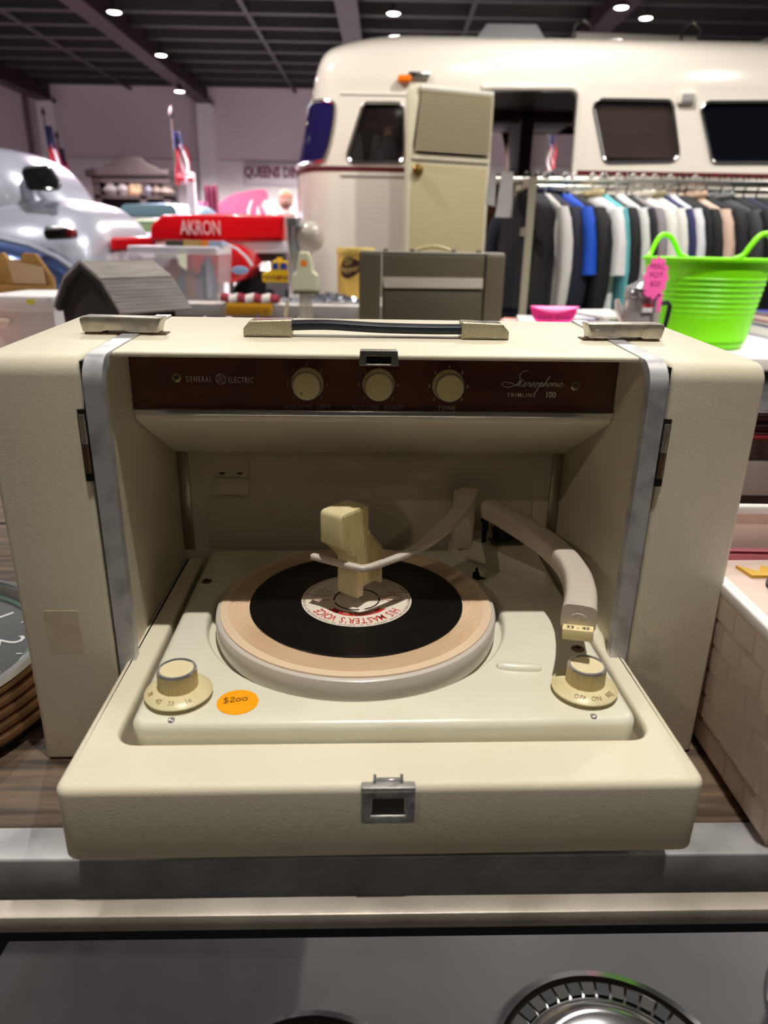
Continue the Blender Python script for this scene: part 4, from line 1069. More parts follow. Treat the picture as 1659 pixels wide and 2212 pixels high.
MB().box((pi(1060, 250, 1.6).x, RY+1.6, pi(1060, 262, 1.6).z), (pi(1240, 250, 1.6).x, RY+2.3, Zs+0.1), 0.01).build('overhead_locker', inner_b, MH)
MB().box((X0, RY+0.06, Zs+0.05), (X1, RY+RW-0.06, Zs+0.08)).build('headlining', inner_b, MH)
# --- open door folded back against the side, built in its own plane
hx, hz0 = px(1056, 300)[0], 0.64
fx = at(878, 300, RY-0.28).x
dl = Vector((fx-hx, -0.24, 0)); dw = dl.length; dn = dl.normalized()
DX = Matrix(((-dn.x, dn.y, 0, fx), (-dn.y, -dn.x, 0, RY-0.30), (0, 0, 1, 0), (0, 0, 0, 1)))   # local x from free edge to hinge, local -y outwards
ztop = at(905, 184, RY-0.26).z
dpoly = rpoly([(0, hz0), (dw, hz0), (dw, ztop), (0, ztop)], [0.02, 0.02, 0.03, 0.07], 5)
zw1, zw0 = px(1050, 205)[1], px(1050, 345)[1]
dwin = rpoly([(0.03, zw0), (dw-0.02, zw0), (dw-0.02, zw1-0.02), (0.085, zw1-0.02)], 0.05, 4)
DR = MB().rprism(dpoly, -0.03, 0.03, 0.008, 0.008, XZ, xf=DX).build('entrance_door', rvdoor, MH)
MB().prism(offs(dwin, 0.0), -0.034, -0.031, XZ, xf=DX).build('door_pane', M('door_pane', (74, 66, 60), 0.1), DR)
z = zw0+0.02; k = 0
slm = M('blind_cream', (170, 158, 128), 0.5)
while z < zw1-0.03:
    t = (z-zw0)/(zw1-zw0)
    MB().box((0.045+0.045*t, -0.058, z), (dw-0.02, -0.040, z+0.011), xf=DX).build('blind_slat', slm, DR); z += 0.0215
MB().box((0.075, -0.062, zw1-0.03), (dw-0.02, -0.034, zw1), 0.004, xf=DX).build('blind_headrail', M('headrail', (206, 204, 190), 0.4), DR)
MB().rprism(rpoly([(0.035, 0.72), (dw-0.03, 0.72), (dw-0.03, px(1050, 366)[1]), (0.035, px(1050, 366)[1])], 0.02, 4), -0.036, -0.03, 0, 0.002, XZ, xf=DX).build('lower_panel', M('door_beige', (180, 166, 128), 0.5), DR)
MB().box((0.03, -0.045, px(1050, 354)[1]-0.01), (dw-0.02, -0.03, px(1050, 350)[1]), 0.004, xf=DX).build('door_rail', rvdoor, DR)
kz = px(1050, 379)[1]
MB().lathe([(0.0, -0.075), (0.03, -0.07), (0.04, -0.055), (0.035, -0.042), (0.018, -0.036), (0.018, -0.03)], 20, (0.075, 0, kz), 'y', xf=DX).build('door_knob', M('bronze', (140, 104, 50), 0.3, 0.9), DR)
# roof gear
wm_ = M('roof_white', (222, 220, 230), 0.4)
def rt(x, y, d): return at(x, y, RY+d)
a0, a1 = rt(1010, 104, 1.0), rt(1180, 106, 1.0)
MB().prism(rpoly([(a0.x, Zr-0.02), (a1.x, Zr-0.02), (a1.x-0.13, Zr+0.15), (a0.x+0.13, Zr+0.15)], 0.02, 3), RY+0.8, RY+1.5, XZ).build('roof_unit', wm_, MH)
a0, a1 = rt(1238, 100, 0.75), rt(1495, 108, 0.75)
tubz = Zr+0.035
MB().cyl((a0.x, RY+0.72, tubz), (a1.x, RY+0.72, tubz-0.02), 0.05, n=14).build('awning_roll', M('awning_grey', (190, 184, 176), 0.5), MH)
for X in (a0.x+0.05, a1.x-0.05):
    MB().tube([(X-0.09, RY+0.66, Zr-0.06), (X-0.07, RY+0.68, tubz+0.08), (X, RY+0.70, tubz+0.13), (X+0.08, RY+0.70, tubz+0.08), (X+0.1, RY+0.7, Zr-0.04)], 0.012, 6).build('awning_hoop', frame_c, MH)
a0 = rt(1640, 110, 0.9)
MB().box((a0.x, RY+0.8, Zr-0.02), (a0.x+0.7, RY+1.5, Zr+0.1), 0.03).build('roof_vent', wm_, MH)
# marker lamps and porch lamp
amber = M('amber_lens', (240, 120, 20), 0.2)
def marker(x, y, d):
    q = at(x, y, RY+d)
    mk = MB().rprism(rpoly([(q.x-0.05, q.z-0.022), (q.x+0.05, q.z-0.022), (q.x+0.05, q.z+0.022), (q.x-0.05, q.z+0.022)], 0.015, 3), q.y-0.03, q.y+0.12, 0, 0.012, XZ).build('marker_lamp', amber, MH)
    return mk
marker(874, 170, -0.03); marker(722, 117, 0.62)
q = at(898, 166, RY+0.03); MB().box((q.x-0.06, RY-0.03, q.z-0.02), (q.x+0.1, RY+0.04, q.z+0.025), 0.012).build('chrome_bracket', frame_c, MH)
q = px(1482, 212)
pl_ = MB().rprism(rpoly([(q[0]-0.065, q[1]-0.042), (q[0]+0.065, q[1]-0.042), (q[0]+0.06, q[1]+0.045), (q[0]-0.06, q[1]+0.045)], 0.012, 3), RY-0.035, RY, 0, 0.008, XZ).build('porch_lamp', rv, MH)
MB().rprism(rpoly([(q[0]-0.045, q[1]-0.03), (q[0]+0.05, q[1]-0.03), (q[0]+0.045, q[1]+0.022), (q[0]-0.04, q[1]+0.022)], 0.008, 3), RY-0.045, RY-0.03, 0, 0.004, XZ).build('porch_lens', M('frosted_lens', (150, 146, 144), 0.2), pl_)
# wheels and skirt line
for wx in (X0+0.25, X0+4.6):
    MB().lathe([(0.0, -0.12), (0.2, -0.13), (0.34, -0.12), (0.39, -0.08), (0.39, 0.1), (0, 0.1)], 32, (wx, RY+0.2, 0.39), 'y').build('wheel', M('tyre', (24, 24, 26), 0.7), MH)
# ================================================================ clothes rack with garments
KY = 3.9
rail_z = at(1300, 388, KY).z
xl, xr = at(1136, 388, KY).x, 2.75
galv = M('galvanised', (188, 184, 178), 0.3, 0.9)
pole_b = M('painted_beige_steel', (176, 168, 150), 0.45, 0.4)
RK = thing('clothes_rack', 'galvanised clothes rail in front of the motorhome', 'clothes rack', (0, 0, 0))
MB().cyl((at(1066, 392, KY).x, KY, rail_z-0.012), (xr, KY, rail_z), 0.018, n=12).build('hanging_rail', galv, RK)
MB().cyl((xl, KY+0.14, rail_z-0.03), (xr, KY+0.14, rail_z-0.03), 0.014, n=12).build('second_rail', galv, RK)
for dy in (-0.2, 0.2):
    MB().box((xl-0.016, KY+dy-0.016, 0.08), (xl+0.016, KY+dy+0.016, rail_z-0.02)).build('upright', pole_b, RK)
    MB().box((xr-0.016, KY+dy-0.016, 0.08), (xr+0.016, KY+dy+0.016, rail_z-0.02)).build('upright', pole_b, RK)
for z_ in (rail_z-0.03, at(1130, 502, KY).z, 0.12):
    MB().box((xl-0.016, KY-0.2, z_-0.02), (xl+0.016, KY+0.2, z_+0.02)).build('crossbar', pole_b, RK)
    MB().box((xr-0.016, KY-0.2, z_-0.02), (xr+0.016, KY+0.2, z_+0.02)).build('crossbar', pole_b, RK)
for x_ in (xl, xr):
    for dy in (-0.2, 0.2): MB().lathe([(0, -0.015), (0.04, -0.015), (0.04, 0.015), (0, 0.015)], 16, (x_, KY+dy, 0.04), 'y').build('castor', M('tyre'), RK)
# white paper tags on the end of the rail
for k, (x0, x1, y1) in enumerate(((1053, 1069, 446), (1080, 1104, 470))):
    a, c = at(x0, 380, KY-0.03), at(x1, y1, KY-0.03)
    pl_ = [(a.x+0.008, a.z+0.02), (c.x-0.004, a.z+0.02), (c.x+0.004*k, c.z), (a.x-0.006*k-0.004, c.z+0.01*(1-k))]
    tag(MB().prism(pl_, KY-0.032, KY-0.026, XZ).build('paper_tag', M('tag_white', (232, 228, 232), 0.6)), ('shorter white paper tag hanging at the rail end beside the motorhome door', 'longer white paper tag hanging on the clothes rail end')[k], 'tag', 'white tags on the rail')
# hangers
def hanger_mesh(name, mat):
    b = MB()
    b.tube([(0, 0, -0.075), (0, 0, -0.04), (0.012, 0, -0.02), (0.022, 0, 0.0), (0.014, 0, 0.022), (0, 0, 0.028), (-0.014, 0, 0.022), (-0.022, 0, 0.004)], 0.004, 6)
    b.tube([(0, -0.2, -0.155), (0, -0.06, -0.095), (0, 0, -0.072), (0, 0.06, -0.095), (0, 0.2, -0.155)], 0.009, 8)
    b.tube([(0, -0.2, -0.155), (0, 0.2, -0.155)], 0.005, 6)
    return b.build(name, mat)
hw_m = M('hanger_white', (226, 224, 218), 0.4); hb_m = M('hanger_black', (30, 30, 32), 0.4)
hang_w = hanger_mesh('coat_hanger', hw_m); hang_b = hanger_mesh('coat_hanger', hb_m)
used = {'w': False, 'b': False}
def put_hanger(kind, loc, th):
    src = hang_w if kind == 'w' else hang_b
    o = src if not used[kind] else copy_obj(src, loc)
    used[kind] = True; o.location = loc; o.rotation_euler = (0, 0, th)
    tag(o, 'white hanger hooked over the clothes rail' if kind == 'w' else 'black hanger hooked over the clothes rail', 'hanger', 'white hangers on the rail' if kind == 'w' else 'black hangers on the rail')
GM = {}
def garment_meshes(key, length, sleeve, bulk, seed):
    """body and sleeve builders; shoulders along local y, near shoulder at -y"""
    rnd = random.Random(seed)
    ph = rnd.uniform(0, 6)
    lv = [(-0.070, 0.05, 0.040), (-0.085, 0.075, 0.045), (-0.105, 0.12, 0.05), (-0.125, 0.17, 0.05), (-0.15, 0.205, 0.045), (-0.19, 0.222, 0.040), (-0.26, 0.225, 0.042), (-0.36, 0.222, 0.046), (-0.48, 0.225, 0.05), (-0.60, 0.23, 0.052), (-length, 0.235, 0.055)]
    lv = [l for l in lv if l[0] >= -length]
    rings = []
    for z, hw, t in lv:
        r_ = []
        for k in range(28):
            a = 2*PI*k/28
            f = 1+0.35*math.sin(5*a+ph)*min(1, (-z-0.1)*2.2 if z < -0.1 else 0)
            r_.append((t*bulk*f*math.sin(a), hw*math.copysign(abs(math.cos(a))**0.85, math.cos(a)), z))
        rings.append(r_)
    body = MB().loft(rings)
    sl = []
    for sgn in (-1, 1):
        pts = [(0, sgn*0.185, -0.165), (0, sgn*0.225, -0.22), (0.004, sgn*0.25, -0.30)]
        rad = [(0.05, 0.052), (0.062, 0.052), (0.066, 0.05)]
        if sleeve > 0.35:
            pts += [(0.006, sgn*0.262, -0.42), (0.002, sgn*0.262, -0.55), (0.0, sgn*0.255, -sleeve-0.12)]; rad += [(0.058, 0.046), (0.052, 0.042), (0.045, 0.038)]
        elif sleeve > 0.1:
            pts += [(0.006, sgn*0.262, -0.22-sleeve*0.75)]; rad += [(0.068, 0.048)]
        rad = [(a*bulk*0.85, c) for a, c in rad]
        sl.append(MB().tube(pts, 0.05, 14, ab=rad, upv=Vector((0, 1, 0.01))))
    return body, sl
def garment(px_, rgb, name, label, cat, length=0.68, sleeve=0.3, bulk=0.9, th=24, hang='w', dz=0.0, collar=None, extra=None, rough=0.8):
    x = at(px_, 388, KY).x
    th_ = math.radians(th)
    g = thing(name, label, cat, (x, KY, rail_z), th_, 'garments on the clothes rail')
    mt = M('cloth_%d_%d_%d' % rgb, rgb, rough, bump=('noise', 90, 0.3))
    body, sl = garment_meshes(name, length, sleeve, bulk, px_)
    body.build('body', mt, g, ang=60)
    if sleeve > 0.05:
        for s_ in sl: s_.build('sleeve', mt, g, ang=60)
    if collar:
        b = MB().tube([(0.05*math.cos(a)*0.9, 0.062*math.sin(a), -0.066+0.012*math.cos(a)) for a in [2*PI*k/16 for k in range(16)]], 0.016, 8, True)
        b.build('collar', M('cloth_%d_%d_%d' % collar, collar, 0.8), g)
    put_hanger(hang, (x, KY, rail_z), th_)
    return g
BLK = (22, 22, 26); NVY = (26, 30, 50); WHT = (226, 224, 226)
garment(1138, (34, 30, 34), 'black_vest', 'black sleeveless top, first on the rack behind the end frame', 'top', 0.62, 0.0, 0.9, 30, 'b')
garment(1152, (24, 22, 28), 'black_jeans', 'long black hanging trousers behind the end frame of the rack', 'trousers', 0.95, 0.0, 0.8, 24, 'b')
g = garment(1162, NVY, 'navy_t_shirt', 'navy t-shirt with small orange motif, nearest the end frame', 't-shirt', 0.80, 0.3, 1.1, 38, 'b')
MB().cyl((-0.062, -0.06, -0.37), (-0.066, -0.06, -0.37), 0.022, n=16).build('orange_motif', M('motif_orange', (206, 76, 44), 0.7), g)
MB().box((-0.062, -0.066, -0.33), (-0.058, -0.054, -0.24)).build('orange_stripe', M('motif_orange'), g)
g = garment(1188, (24, 26, 44), 'navy_jacket', 'navy long sleeved jacket beside the royal blue shirt', 'jacket', 0.82, 0.5, 1.1, 26, 'b')
garment(1180, (196, 192, 190), 'pale_grey_shirt', 'pale grey shirt just showing behind the navy t-shirt', 'shirt', 0.86, 0.5, 0.6, 14, 'w')
garment(1222, (18, 74, 190), 'royal_blue_shirt', 'royal blue shirt between navy and black jackets', 'shirt', 0.86, 0.3, 0.8, 20, 'w')
garment(1240, BLK, 'black_jacket', 'black jacket between royal blue shirt and white printed t-shirt', 'jacket', 0.84, 0.5, 0.95, 24, 'w')
g = garment(1280, WHT, 'white_t_shirt', 'white t-shirt with blue print near its hem', 't-shirt', 0.72, 0.3, 1.05, 26, 'w', collar=(190, 170, 130))
b = MB()
for k in range(5): b.box((-0.069, -0.22+0.012*(k % 2), -0.47-0.022*k), (-0.064, -0.12-0.01*(k % 3), -0.457-0.022*k))
q = b.build('blue_print', M('print_blue', (56, 70, 150), 0.7), g); q['kind'] = 'stuff'
garment(1302, (106, 190, 200), 'teal_shirt', 'pale teal shirt beside the white printed t-shirt', 'shirt', 0.84, 0.5, 0.7, 22, 'w')
garment(1312, BLK, 'black_jacket', 'black jacket just right of the pale teal shirt', 'jacket', 0.80, 0.5, 0.8, 20, 'b')
garment(1336, (214, 214, 214), 'white_blouse', 'white long blouse between two black jackets', 'blouse', 0.78, 0.5, 0.85, 22, 'w')
garment(1356, (26, 27, 32), 'black_jacket', 'black jacket behind the pink scalloped sign', 'jacket', 0.78, 0.5, 0.8, 20, 'b')
garment(1368, (140, 132, 138), 'grey_cardigan', 'mid grey cardigan left of the white jumpers', 'cardigan', 0.74, 0.5, 0.7, 20, 'w')
garment(1390, (226, 222, 218), 'white_jumper', 'white jumper directly above the pink scalloped sign', 'jumper', 0.76, 0.5, 0.9, 22, 'w', collar=(210, 204, 190))
garment(1414, (228, 226, 220), 'white_jumper', 'white jumper behind the left handle of the green tub', 'jumper', 0.76, 0.5, 0.9, 22, 'w', collar=(150, 140, 110))
garment(1434, (42, 48, 92), 'blue_jacket', 'dark blue jacket seen through the left tub handle', 'jacket', 0.78, 0.5, 0.75, 20, 'b')
garment(1448, (222, 222, 228), 'white_shirt', 'narrow white shirt right of the dark blue jacket', 'shirt', 0.76, 0.5, 0.7, 20, 'w')
garment(1468, BLK, 'black_jacket', 'black jacket between white shirt and peach jacket, left one', 'jacket', 0.78, 0.5, 0.85, 22, 'b')
garment(1484, (20, 20, 22), 'black_jacket', 'black jacket touching the peach jacket on its left', 'jacket', 0.78, 0.5, 0.8, 20, 'b')
garment(1502, (214, 184, 166), 'peach_jacket', 'peach coloured jacket behind the middle of the green tub', 'jacket', 0.78, 0.5, 0.9, 24, 'w', collar=(196, 164, 140))
garment(1526, (24, 24, 28), 'black_jacket', 'black jacket right of the peach jacket', 'jacket', 0.78, 0.5, 0.95, 26, 'b')
g = garment(1560, (66, 66, 68), 'charcoal_jacket', 'charcoal jacket with pale grey panels near the right tub handle', 'jacket', 0.78, 0.5, 1.15, 30, 'b', collar=(130, 130, 132))
MB().tube([(-0.004, -0.268, -0.36), (-0.004, -0.274, -0.45), (-0.002, -0.270, -0.58)], 0.05, 12, ab=(0.064, 0.045), upv=Vector((0, 1, 0.01))).build('grey_panel', M('cloth_grey_panel', (158, 156, 160), 0.8), g)
garment(1586, BLK, 'black_jacket', 'black jacket right of the charcoal jacket', 'jacket', 0.78, 0.5, 0.9, 26, 'b')
garment(1612, (30, 34, 58), 'navy_jacket', 'navy jacket above the right side of the green tub', 'jacket', 0.80, 0.5, 0.95, 26, 'b')
garment(1640, (22, 22, 30), 'black_jacket', 'black jacket at the right edge of the picture', 'jacket', 0.80, 0.5, 0.95, 26, 'b')
garment(1670, (28, 30, 44), 'navy_coat', 'navy coat hanging last on the rack at the right', 'coat', 0.86, 0.5, 1.0, 26, 'b')
# ================================================================ folding tables
TBZ = 0.74
tabm = M('table_white', (222, 214, 210), 0.5, var=(5, (208, 200, 196), 0.4, 0.75))
legm = M('table_leg_grey', (70, 70, 74), 0.4, 0.6)
def fold_table(name, label, x0, x1, y0, y1, th=0.045):
    t = thing(name, label, 'table', ((x0+x1)/2, (y0+y1)/2, 0))
    hx, hy = (x1-x0)/2, (y1-y0)/2
    MB().rprism(rpoly([(-hx, -hy), (hx, -hy), (hx, hy), (-hx, hy)], 0.05, 5), TBZ-th, TBZ, 0.006, 0.006).build('tabletop', tabm, t)
    for sx in (-1, 1):
        xx = sx*(hx-0.25)
        for sy in (-1, 1):
            MB().cyl((xx, sy*(hy-0.12), 0.0), (xx, sy*(hy-0.12), TBZ-th), 0.014, n=10).build('leg', legm, t)
        MB().cyl((xx, -(hy-0.12), 0.18), (xx, hy-0.12, 0.18), 0.011, n=8).build('stretcher', legm, t)
        MB().cyl((xx, 0, 0.2), (xx-sx*0.45, 0, TBZ-th), 0.011, n=8).build('brace', legm, t)
    return t
fold_table('folding_table', 'white folding table with the clear plastic tote and toy taxi', -1.95, -0.02, 4.2, 4.98, 0.075)
fold_table('folding_table', 'white folding table carrying the green tub', -0.50, 2.2, 2.36, 3.12)
fold_table('folding_table', 'white folding table carrying the grey barn birdhouse', -2.2, -0.40, 1.30, 2.10)
# --- barn birdhouse
BY = 1.62
a_ = math.radians(35)
peak = at(172, 569, BY)
hroof = [(0.0, 0.0), (0.066, -0.034), (0.122, -0.098)]
BH = thing('barn_birdhouse', 'grey wooden barn birdhouse with gambrel roof behind the record player', 'birdhouse', (peak.x+0.085*math.sin(a_), peak.y+0.085*math.cos(a_), TBZ), -a_)
hp_ = peak.z-TBZ; Lh = 0.085
barnw = M('barn_dark', (44, 36, 38), 0.8, bump=('noise', 120, 0.4), var=(20, (34, 28, 30), 0.4, 0.7))
roofw = M('barn_roof_grey', (168, 161, 158), 0.8, bump=('noise', 60, 0.5), var=(24, (138, 131, 128), 0.35, 0.7), stretch=(3, 0.4, 3))
wl = [(-0.100, 0.0), (0.100, 0.0), (0.108, hp_-0.104), (0.062, hp_-0.042), (0.0, hp_-0.008), (-0.062, hp_-0.042), (-0.108, hp_-0.104)]
MB().prism(wl, -Lh+0.012, Lh-0.012, XZ).build('barn_body', barnw, BH)
MB().prism([(-0.119, hp_-0.100), (-0.066, hp_-0.036), (0, hp_-0.002), (0.066, hp_-0.036), (0.119, hp_-0.100), (0.108, hp_-0.106), (0.06, hp_-0.046), (0, hp_-0.012), (-0.06, hp_-0.046), (-0.108, hp_-0.106)], -Lh, -Lh+0.014, XZ).build('gable_trim', barnw, BH)
def slab(p, q, th=0.007):
    d = Vector((q[0]-p[0], q[1]-p[1])); n_ = Vector((-d.y, d.x)).normalized()*th
    if n_.y < 0: n_ = -n_
    return [p, q, (q[0]+n_.x, q[1]+n_.y), (p[0]+n_.x, p[1]+n_.y)]
for sg in (1, -1):
    p0_, p1_, p2_ = [(sg*x, hp_+z) for x, z in hroof]
    MB().prism(slab(p0_, p1_), -Lh, Lh+0.02, XZ).build('upper_roof_slope', roofw, BH)
    N = 9
    for k in range(N):
        u0, u1 = k/N, (k+1)/N+0.03
        q0 = (p1_[0]+(p2_[0]-p1_[0])*u0, p1_[1]+(p2_[1]-p1_[1])*u0); q1 = (p1_[0]+(p2_[0]-p1_[0])*u1, p1_[1]+(p2_[1]-p1_[1])*u1)
        MB().prism(slab(q0, (q1[0]+sg*0.001, q1[1]), 0.006), -Lh, Lh+0.02, XZ).build('shingle', roofw, BH)
# --- white lidded box and wrapped parcel at the left
wb = M('box_white', (226, 222, 224), 0.5); 
c0, c1 = at(-40, 640, 1.78), at(112, 640, 1.78)
SB = thing('storage_box', 'white plastic storage box with yellow sticker left of the birdhouse', 'storage box', ((c0.x+c1.x)/2, 1.9, TBZ))
hw_ = (c1.x-c0.x)/2; hh = c1.z-TBZ
MB().loft([[(-hw_*0.88, -0.105, 0), (hw_*0.88, -0.105, 0), (hw_*0.88, 0.105, 0), (-hw_*0.88, 0.105, 0)], [(-hw_*0.96, -0.115, hh-0.035), (hw_*0.96, -0.115, hh-0.035), (hw_*0.96, 0.115, hh-0.035), (-hw_*0.96, 0.115, hh-0.035)]]).build('box_body', wb, SB)
MB().rprism(rpoly([(-hw_, -0.12), (hw_, -0.12), (hw_, 0.12), (-hw_, 0.12)], 0.015, 4), hh-0.035, hh, 0.006, 0.003).build('box_lid', M('lid_white', (236, 234, 236), 0.4), SB)
q = at(66, 652, 1.778); MB().box((q.x-SB.location.x-0.009, -0.122, q.z-TBZ-0.005), (q.x-SB.location.x+0.009, -0.1195, q.z-TBZ+0.005)).build('yellow_sticker', M('sticker_yellow', (226, 222, 60), 0.6), SB)
MB().rprism(rpoly([(-hw_*0.75, hh-0.075), (-hw_*0.3, hh-0.075), (-hw_*0.3, hh-0.055), (-hw_*0.75, hh-0.055)], 0.008, 3), -0.122, -0.108, 0, 0.003, XZ).build('lid_clip', M('clip_cream', (236, 224, 210), 0.4), SB)
tag(MB().box((c0.x-0.02, 1.60, TBZ), (c0.x+0.045, 1.70, at(5, 690, 1.6).z), 0.01).build('red_tin', M('tin_red', (200, 40, 34), 0.4)), 'red tin at the left edge beside the white storage box', 'tin')
kr = M('kraft_paper', (176, 134, 76), 0.75, bump=('noise', 30, 0.8), var=(10, (146, 106, 52), 0.4, 0.7))
bb = thing('wrapped_frame', 'board wrapped in torn brown kraft paper behind the white box', 'parcel', (at(40, 600, 2.06).x, 2.06, TBZ))
zz = lambda y: at(40, y, 2.06).z-TBZ
xx = lambda x: at(x, 600, 2.06).x-bb.location.x
MB().prism([(xx(-60), 0), (xx(112), 0), (xx(112), zz(600)), (xx(96), zz(572)), (xx(82), zz(548)), (xx(56), zz(546)), (xx(50), zz(562)), (xx(22), zz(560)), (xx(12), zz(546)), (xx(2), zz(552)), (xx(-60), zz(556))], 0.0, 0.02, XZ).build('kraft_wrap', kr, bb)
MB().prism([(xx(30), zz(612)), (xx(100), zz(614)), (xx(97), zz(576)), (xx(22), zz(561))], -0.006, 0.001, XZ).build('bare_board', M('bare_card', (190, 160, 124), 0.8), bb)
MB().box((xx(-60), -0.012, zz(632)), (xx(112), 0.0, zz(616)), 0.004).build('paper_fold', kr, bb)
# --- table with the tote
TY = 4.55
P4 = lambda x, y, Y=TY: at(x, y, Y)
clearp = M('clear_plastic', (226, 222, 232), 0.25, alpha=0.36)
a, c = P4(272, 530, 4.38), P4(478, 640, 4.38)
TO = thing('clear_tote', 'clear plastic tote full of toys on the white folding table', 'tote', ((a.x+c.x)/2, 4.57, TBZ))
hw_ = (c.x-a.x)/2; th_ = a.z-TBZ
def rg(k, z, d=0.19): return [(-hw_*k, -d*k, z), (hw_*k, -d*k, z), (hw_*k, d*k, z), (-hw_*k, d*k, z)]
b = MB().loft([rg(0.9, 0.0), rg(0.985, th_-0.05)], False); b.add(rg(0.9, 0.0), [(0, 1, 2, 3)]); b.build('tote_wall', clearp, TO)
MB().rprism(rpoly([(-hw_, -0.195), (hw_, -0.195), (hw_, 0.195), (-hw_, 0.195)], 0.03, 4), th_-0.045, th_, 0.008, 0.004).build('tote_lid', M('lid_clear', (236, 234, 242), 0.3, alpha=0.75), TO)
for sx in (-1, 1): MB().box((sx*hw_*0.74-0.012, -0.195, 0.02), (sx*hw_*0.74+0.012, -0.178, th_-0.05), 0.004).build('corner_rib', clearp, TO)
toys = [((60, 80, 150), 'navy blue'), ((226, 80, 110), 'hot pink'), ((230, 190, 120), 'pale yellow'), ((196, 70, 60), 'brick red'), ((130, 160, 200), 'light blue'), ((220, 150, 90), 'orange'), ((180, 170, 200), 'lilac'), ((110, 150, 170), 'grey blue')]
rnd = random.Random(4)
for k, (rgb, nm) in enumerate(toys):
    lx = TO.location.x+(-0.75+1.5*(k+0.5)/8)*hw_; s_ = rnd.uniform(0.03, 0.05); hz_ = rnd.uniform(0.1, 0.2)
    b = MB().box((lx-s_, 4.42, TBZ+0.012), (lx+s_*0.9, 4.52, TBZ+0.012+hz_), 0.012); b.cyl((lx, 4.46, TBZ+0.01+hz_), (lx+0.01, 4.47, TBZ+0.01+hz_+0.04), s_*0.7, s_*0.4, 12)
    tag(b.build('boxed_toy', M('toy_%d' % k, tuple(min(255, int(c*0.85)) for c in rgb), 0.6)), nm+' toy seen through the side of the clear tote', 'toy', 'toys inside the clear tote')
for k, (x0, x1, rgb, nm) in enumerate(((366, 402, (76, 66, 60), 'dark brown'), (404, 438, (190, 160, 96), 'tan'), (440, 456, (230, 140, 50), 'orange'), (458, 484, (170, 190, 220), 'pale blue'))):
    a, c = P4(x0, 530, 4.5), P4(x1, 518, 4.5)
    tag(MB().box((a.x, 4.42, TBZ+th_), (c.x, 4.55, TBZ+th_+0.032), 0.003).build('small_carton', M('carton_%d' % k, rgb, 0.6)), nm+' flat carton lying on the lid of the clear tote', 'carton', 'cartons on the tote lid')
# --- toy taxi
q = P4(604, 612, 4.72); L_ = 0.105
TX = thing('toy_taxi', 'yellow toy taxi with checker band and blue windows', 'toy car', (q.x, 4.75, TBZ))
yel = M('taxi_yellow', (240, 196, 30), 0.35)
def oz(py): return at(604, py, 4.72).z-TBZ
prof = rpoly([(-L_, oz(610)), (L_, oz(610)), (L_, oz(590)), (L_*0.72, oz(584)), (L_*0.55, oz(564)), (-L_*0.35, oz(562)), (-L_*0.55, oz(584)), (-L_, oz(590))], [0.005, 0.005, 0.01, 0.01, 0.02, 0.02, 0.01, 0.015], 4)
MB().rprism(prof, -0.05, 0.05, 0.008, 0.008, XZ).build('taxi_body', yel, TX)
for x0, x1 in ((-0.042, 0.0), (0.008, 0.055)):
    MB().prism(rpoly([(x0, oz(582)), (x1, oz(582)), (x1-0.008, oz(568)), (x0+0.008, oz(568))], 0.004, 2), -0.053, -0.049, XZ).build('taxi_window', M('taxi_blue', (40, 70, 170), 0.2), TX)
b = MB()
for k in range(14):
    for r_ in range(2):
        if (k+r_) % 2: b.box((-0.095+0.0135*k, -0.0515, oz(604)+r_*0.012), (-0.0815+0.0135*k, -0.0495, oz(604)+0.012+r_*0.012))
o = b.build('checker_band', M('checker_black', (40, 36, 20), 0.5), TX); o['kind'] = 'stuff'
MB().prism(circ(0.0, oz(600), 0.013, 16), -0.0535, -0.05, XZ).build('door_badge', M('badge_red', (170, 60, 40), 0.5), TX)
for x in (-0.062, 0.062): MB().lathe([(0, -0.056), (0.024, -0.056), (0.028, -0.045), (0.028, -0.03), (0, -0.03)], 20, (x, 0, 0.028), 'y').build('taxi_wheel', M('tyre'), TX)
MB().box((-0.016, -0.012, oz(564)), (0.016, 0.012, oz(556)), 0.003).build('roof_sign', yel, TX)
MB().box((-0.085, -0.045, 0.0), (0.085, 0.045, oz(610)+0.004)).build('chassis', M('chassis_grey', (120, 120, 126), 0.4, 0.5), TX)
# --- striped scarf with yellow fringe hanging over the table edge
a, c = P4(478, 622, 4.24), P4(602, 622, 4.24)
SF = thing('striped_scarf', 'maroon and white striped scarf with yellow fringe over the table edge', 'scarf', ((a.x+c.x)/2, 4.26, TBZ))
hw_ = (c.x-a.x)/2; n = 7
for k in range(n):
    x0 = -hw_+2*hw_*k/n; x1 = -hw_+2*hw_*(k+1)/n
    def fn(u, v, x0=x0, x1=x1):
        ang = v*PI
        return (x0+(x1-x0)*u, -0.02+0.045*math.cos(ang), 0.008+0.045*math.sin(ang)+0.004*math.sin(9*(x0+(x1-x0)*u)*8))
    MB().grid(fn, 6, 10).build('scarf_band', M('scarf_maroon', (140, 30, 56), 0.8) if k % 2 == 0 else M('scarf_white', (226, 216, 214), 0.8), SF)
b = MB(); rnd = random.Random(2)
for k in range(60):
    x = -hw_*0.78+1.56*hw_*k/59; l = rnd.uniform(0.035, 0.075); y_ = -0.062
    b.tube([(x, -0.055, 0.012), (x+rnd.uniform(-.006, .006), -0.068, -0.012), (x+rnd.uniform(-.01, .01), -0.070, -l*0.9)], 0.006, 5)
o = b.build('yellow_fringe', M('fringe_gold', (240, 176, 30), 0.8), SF); o['kind'] = 'stuff'
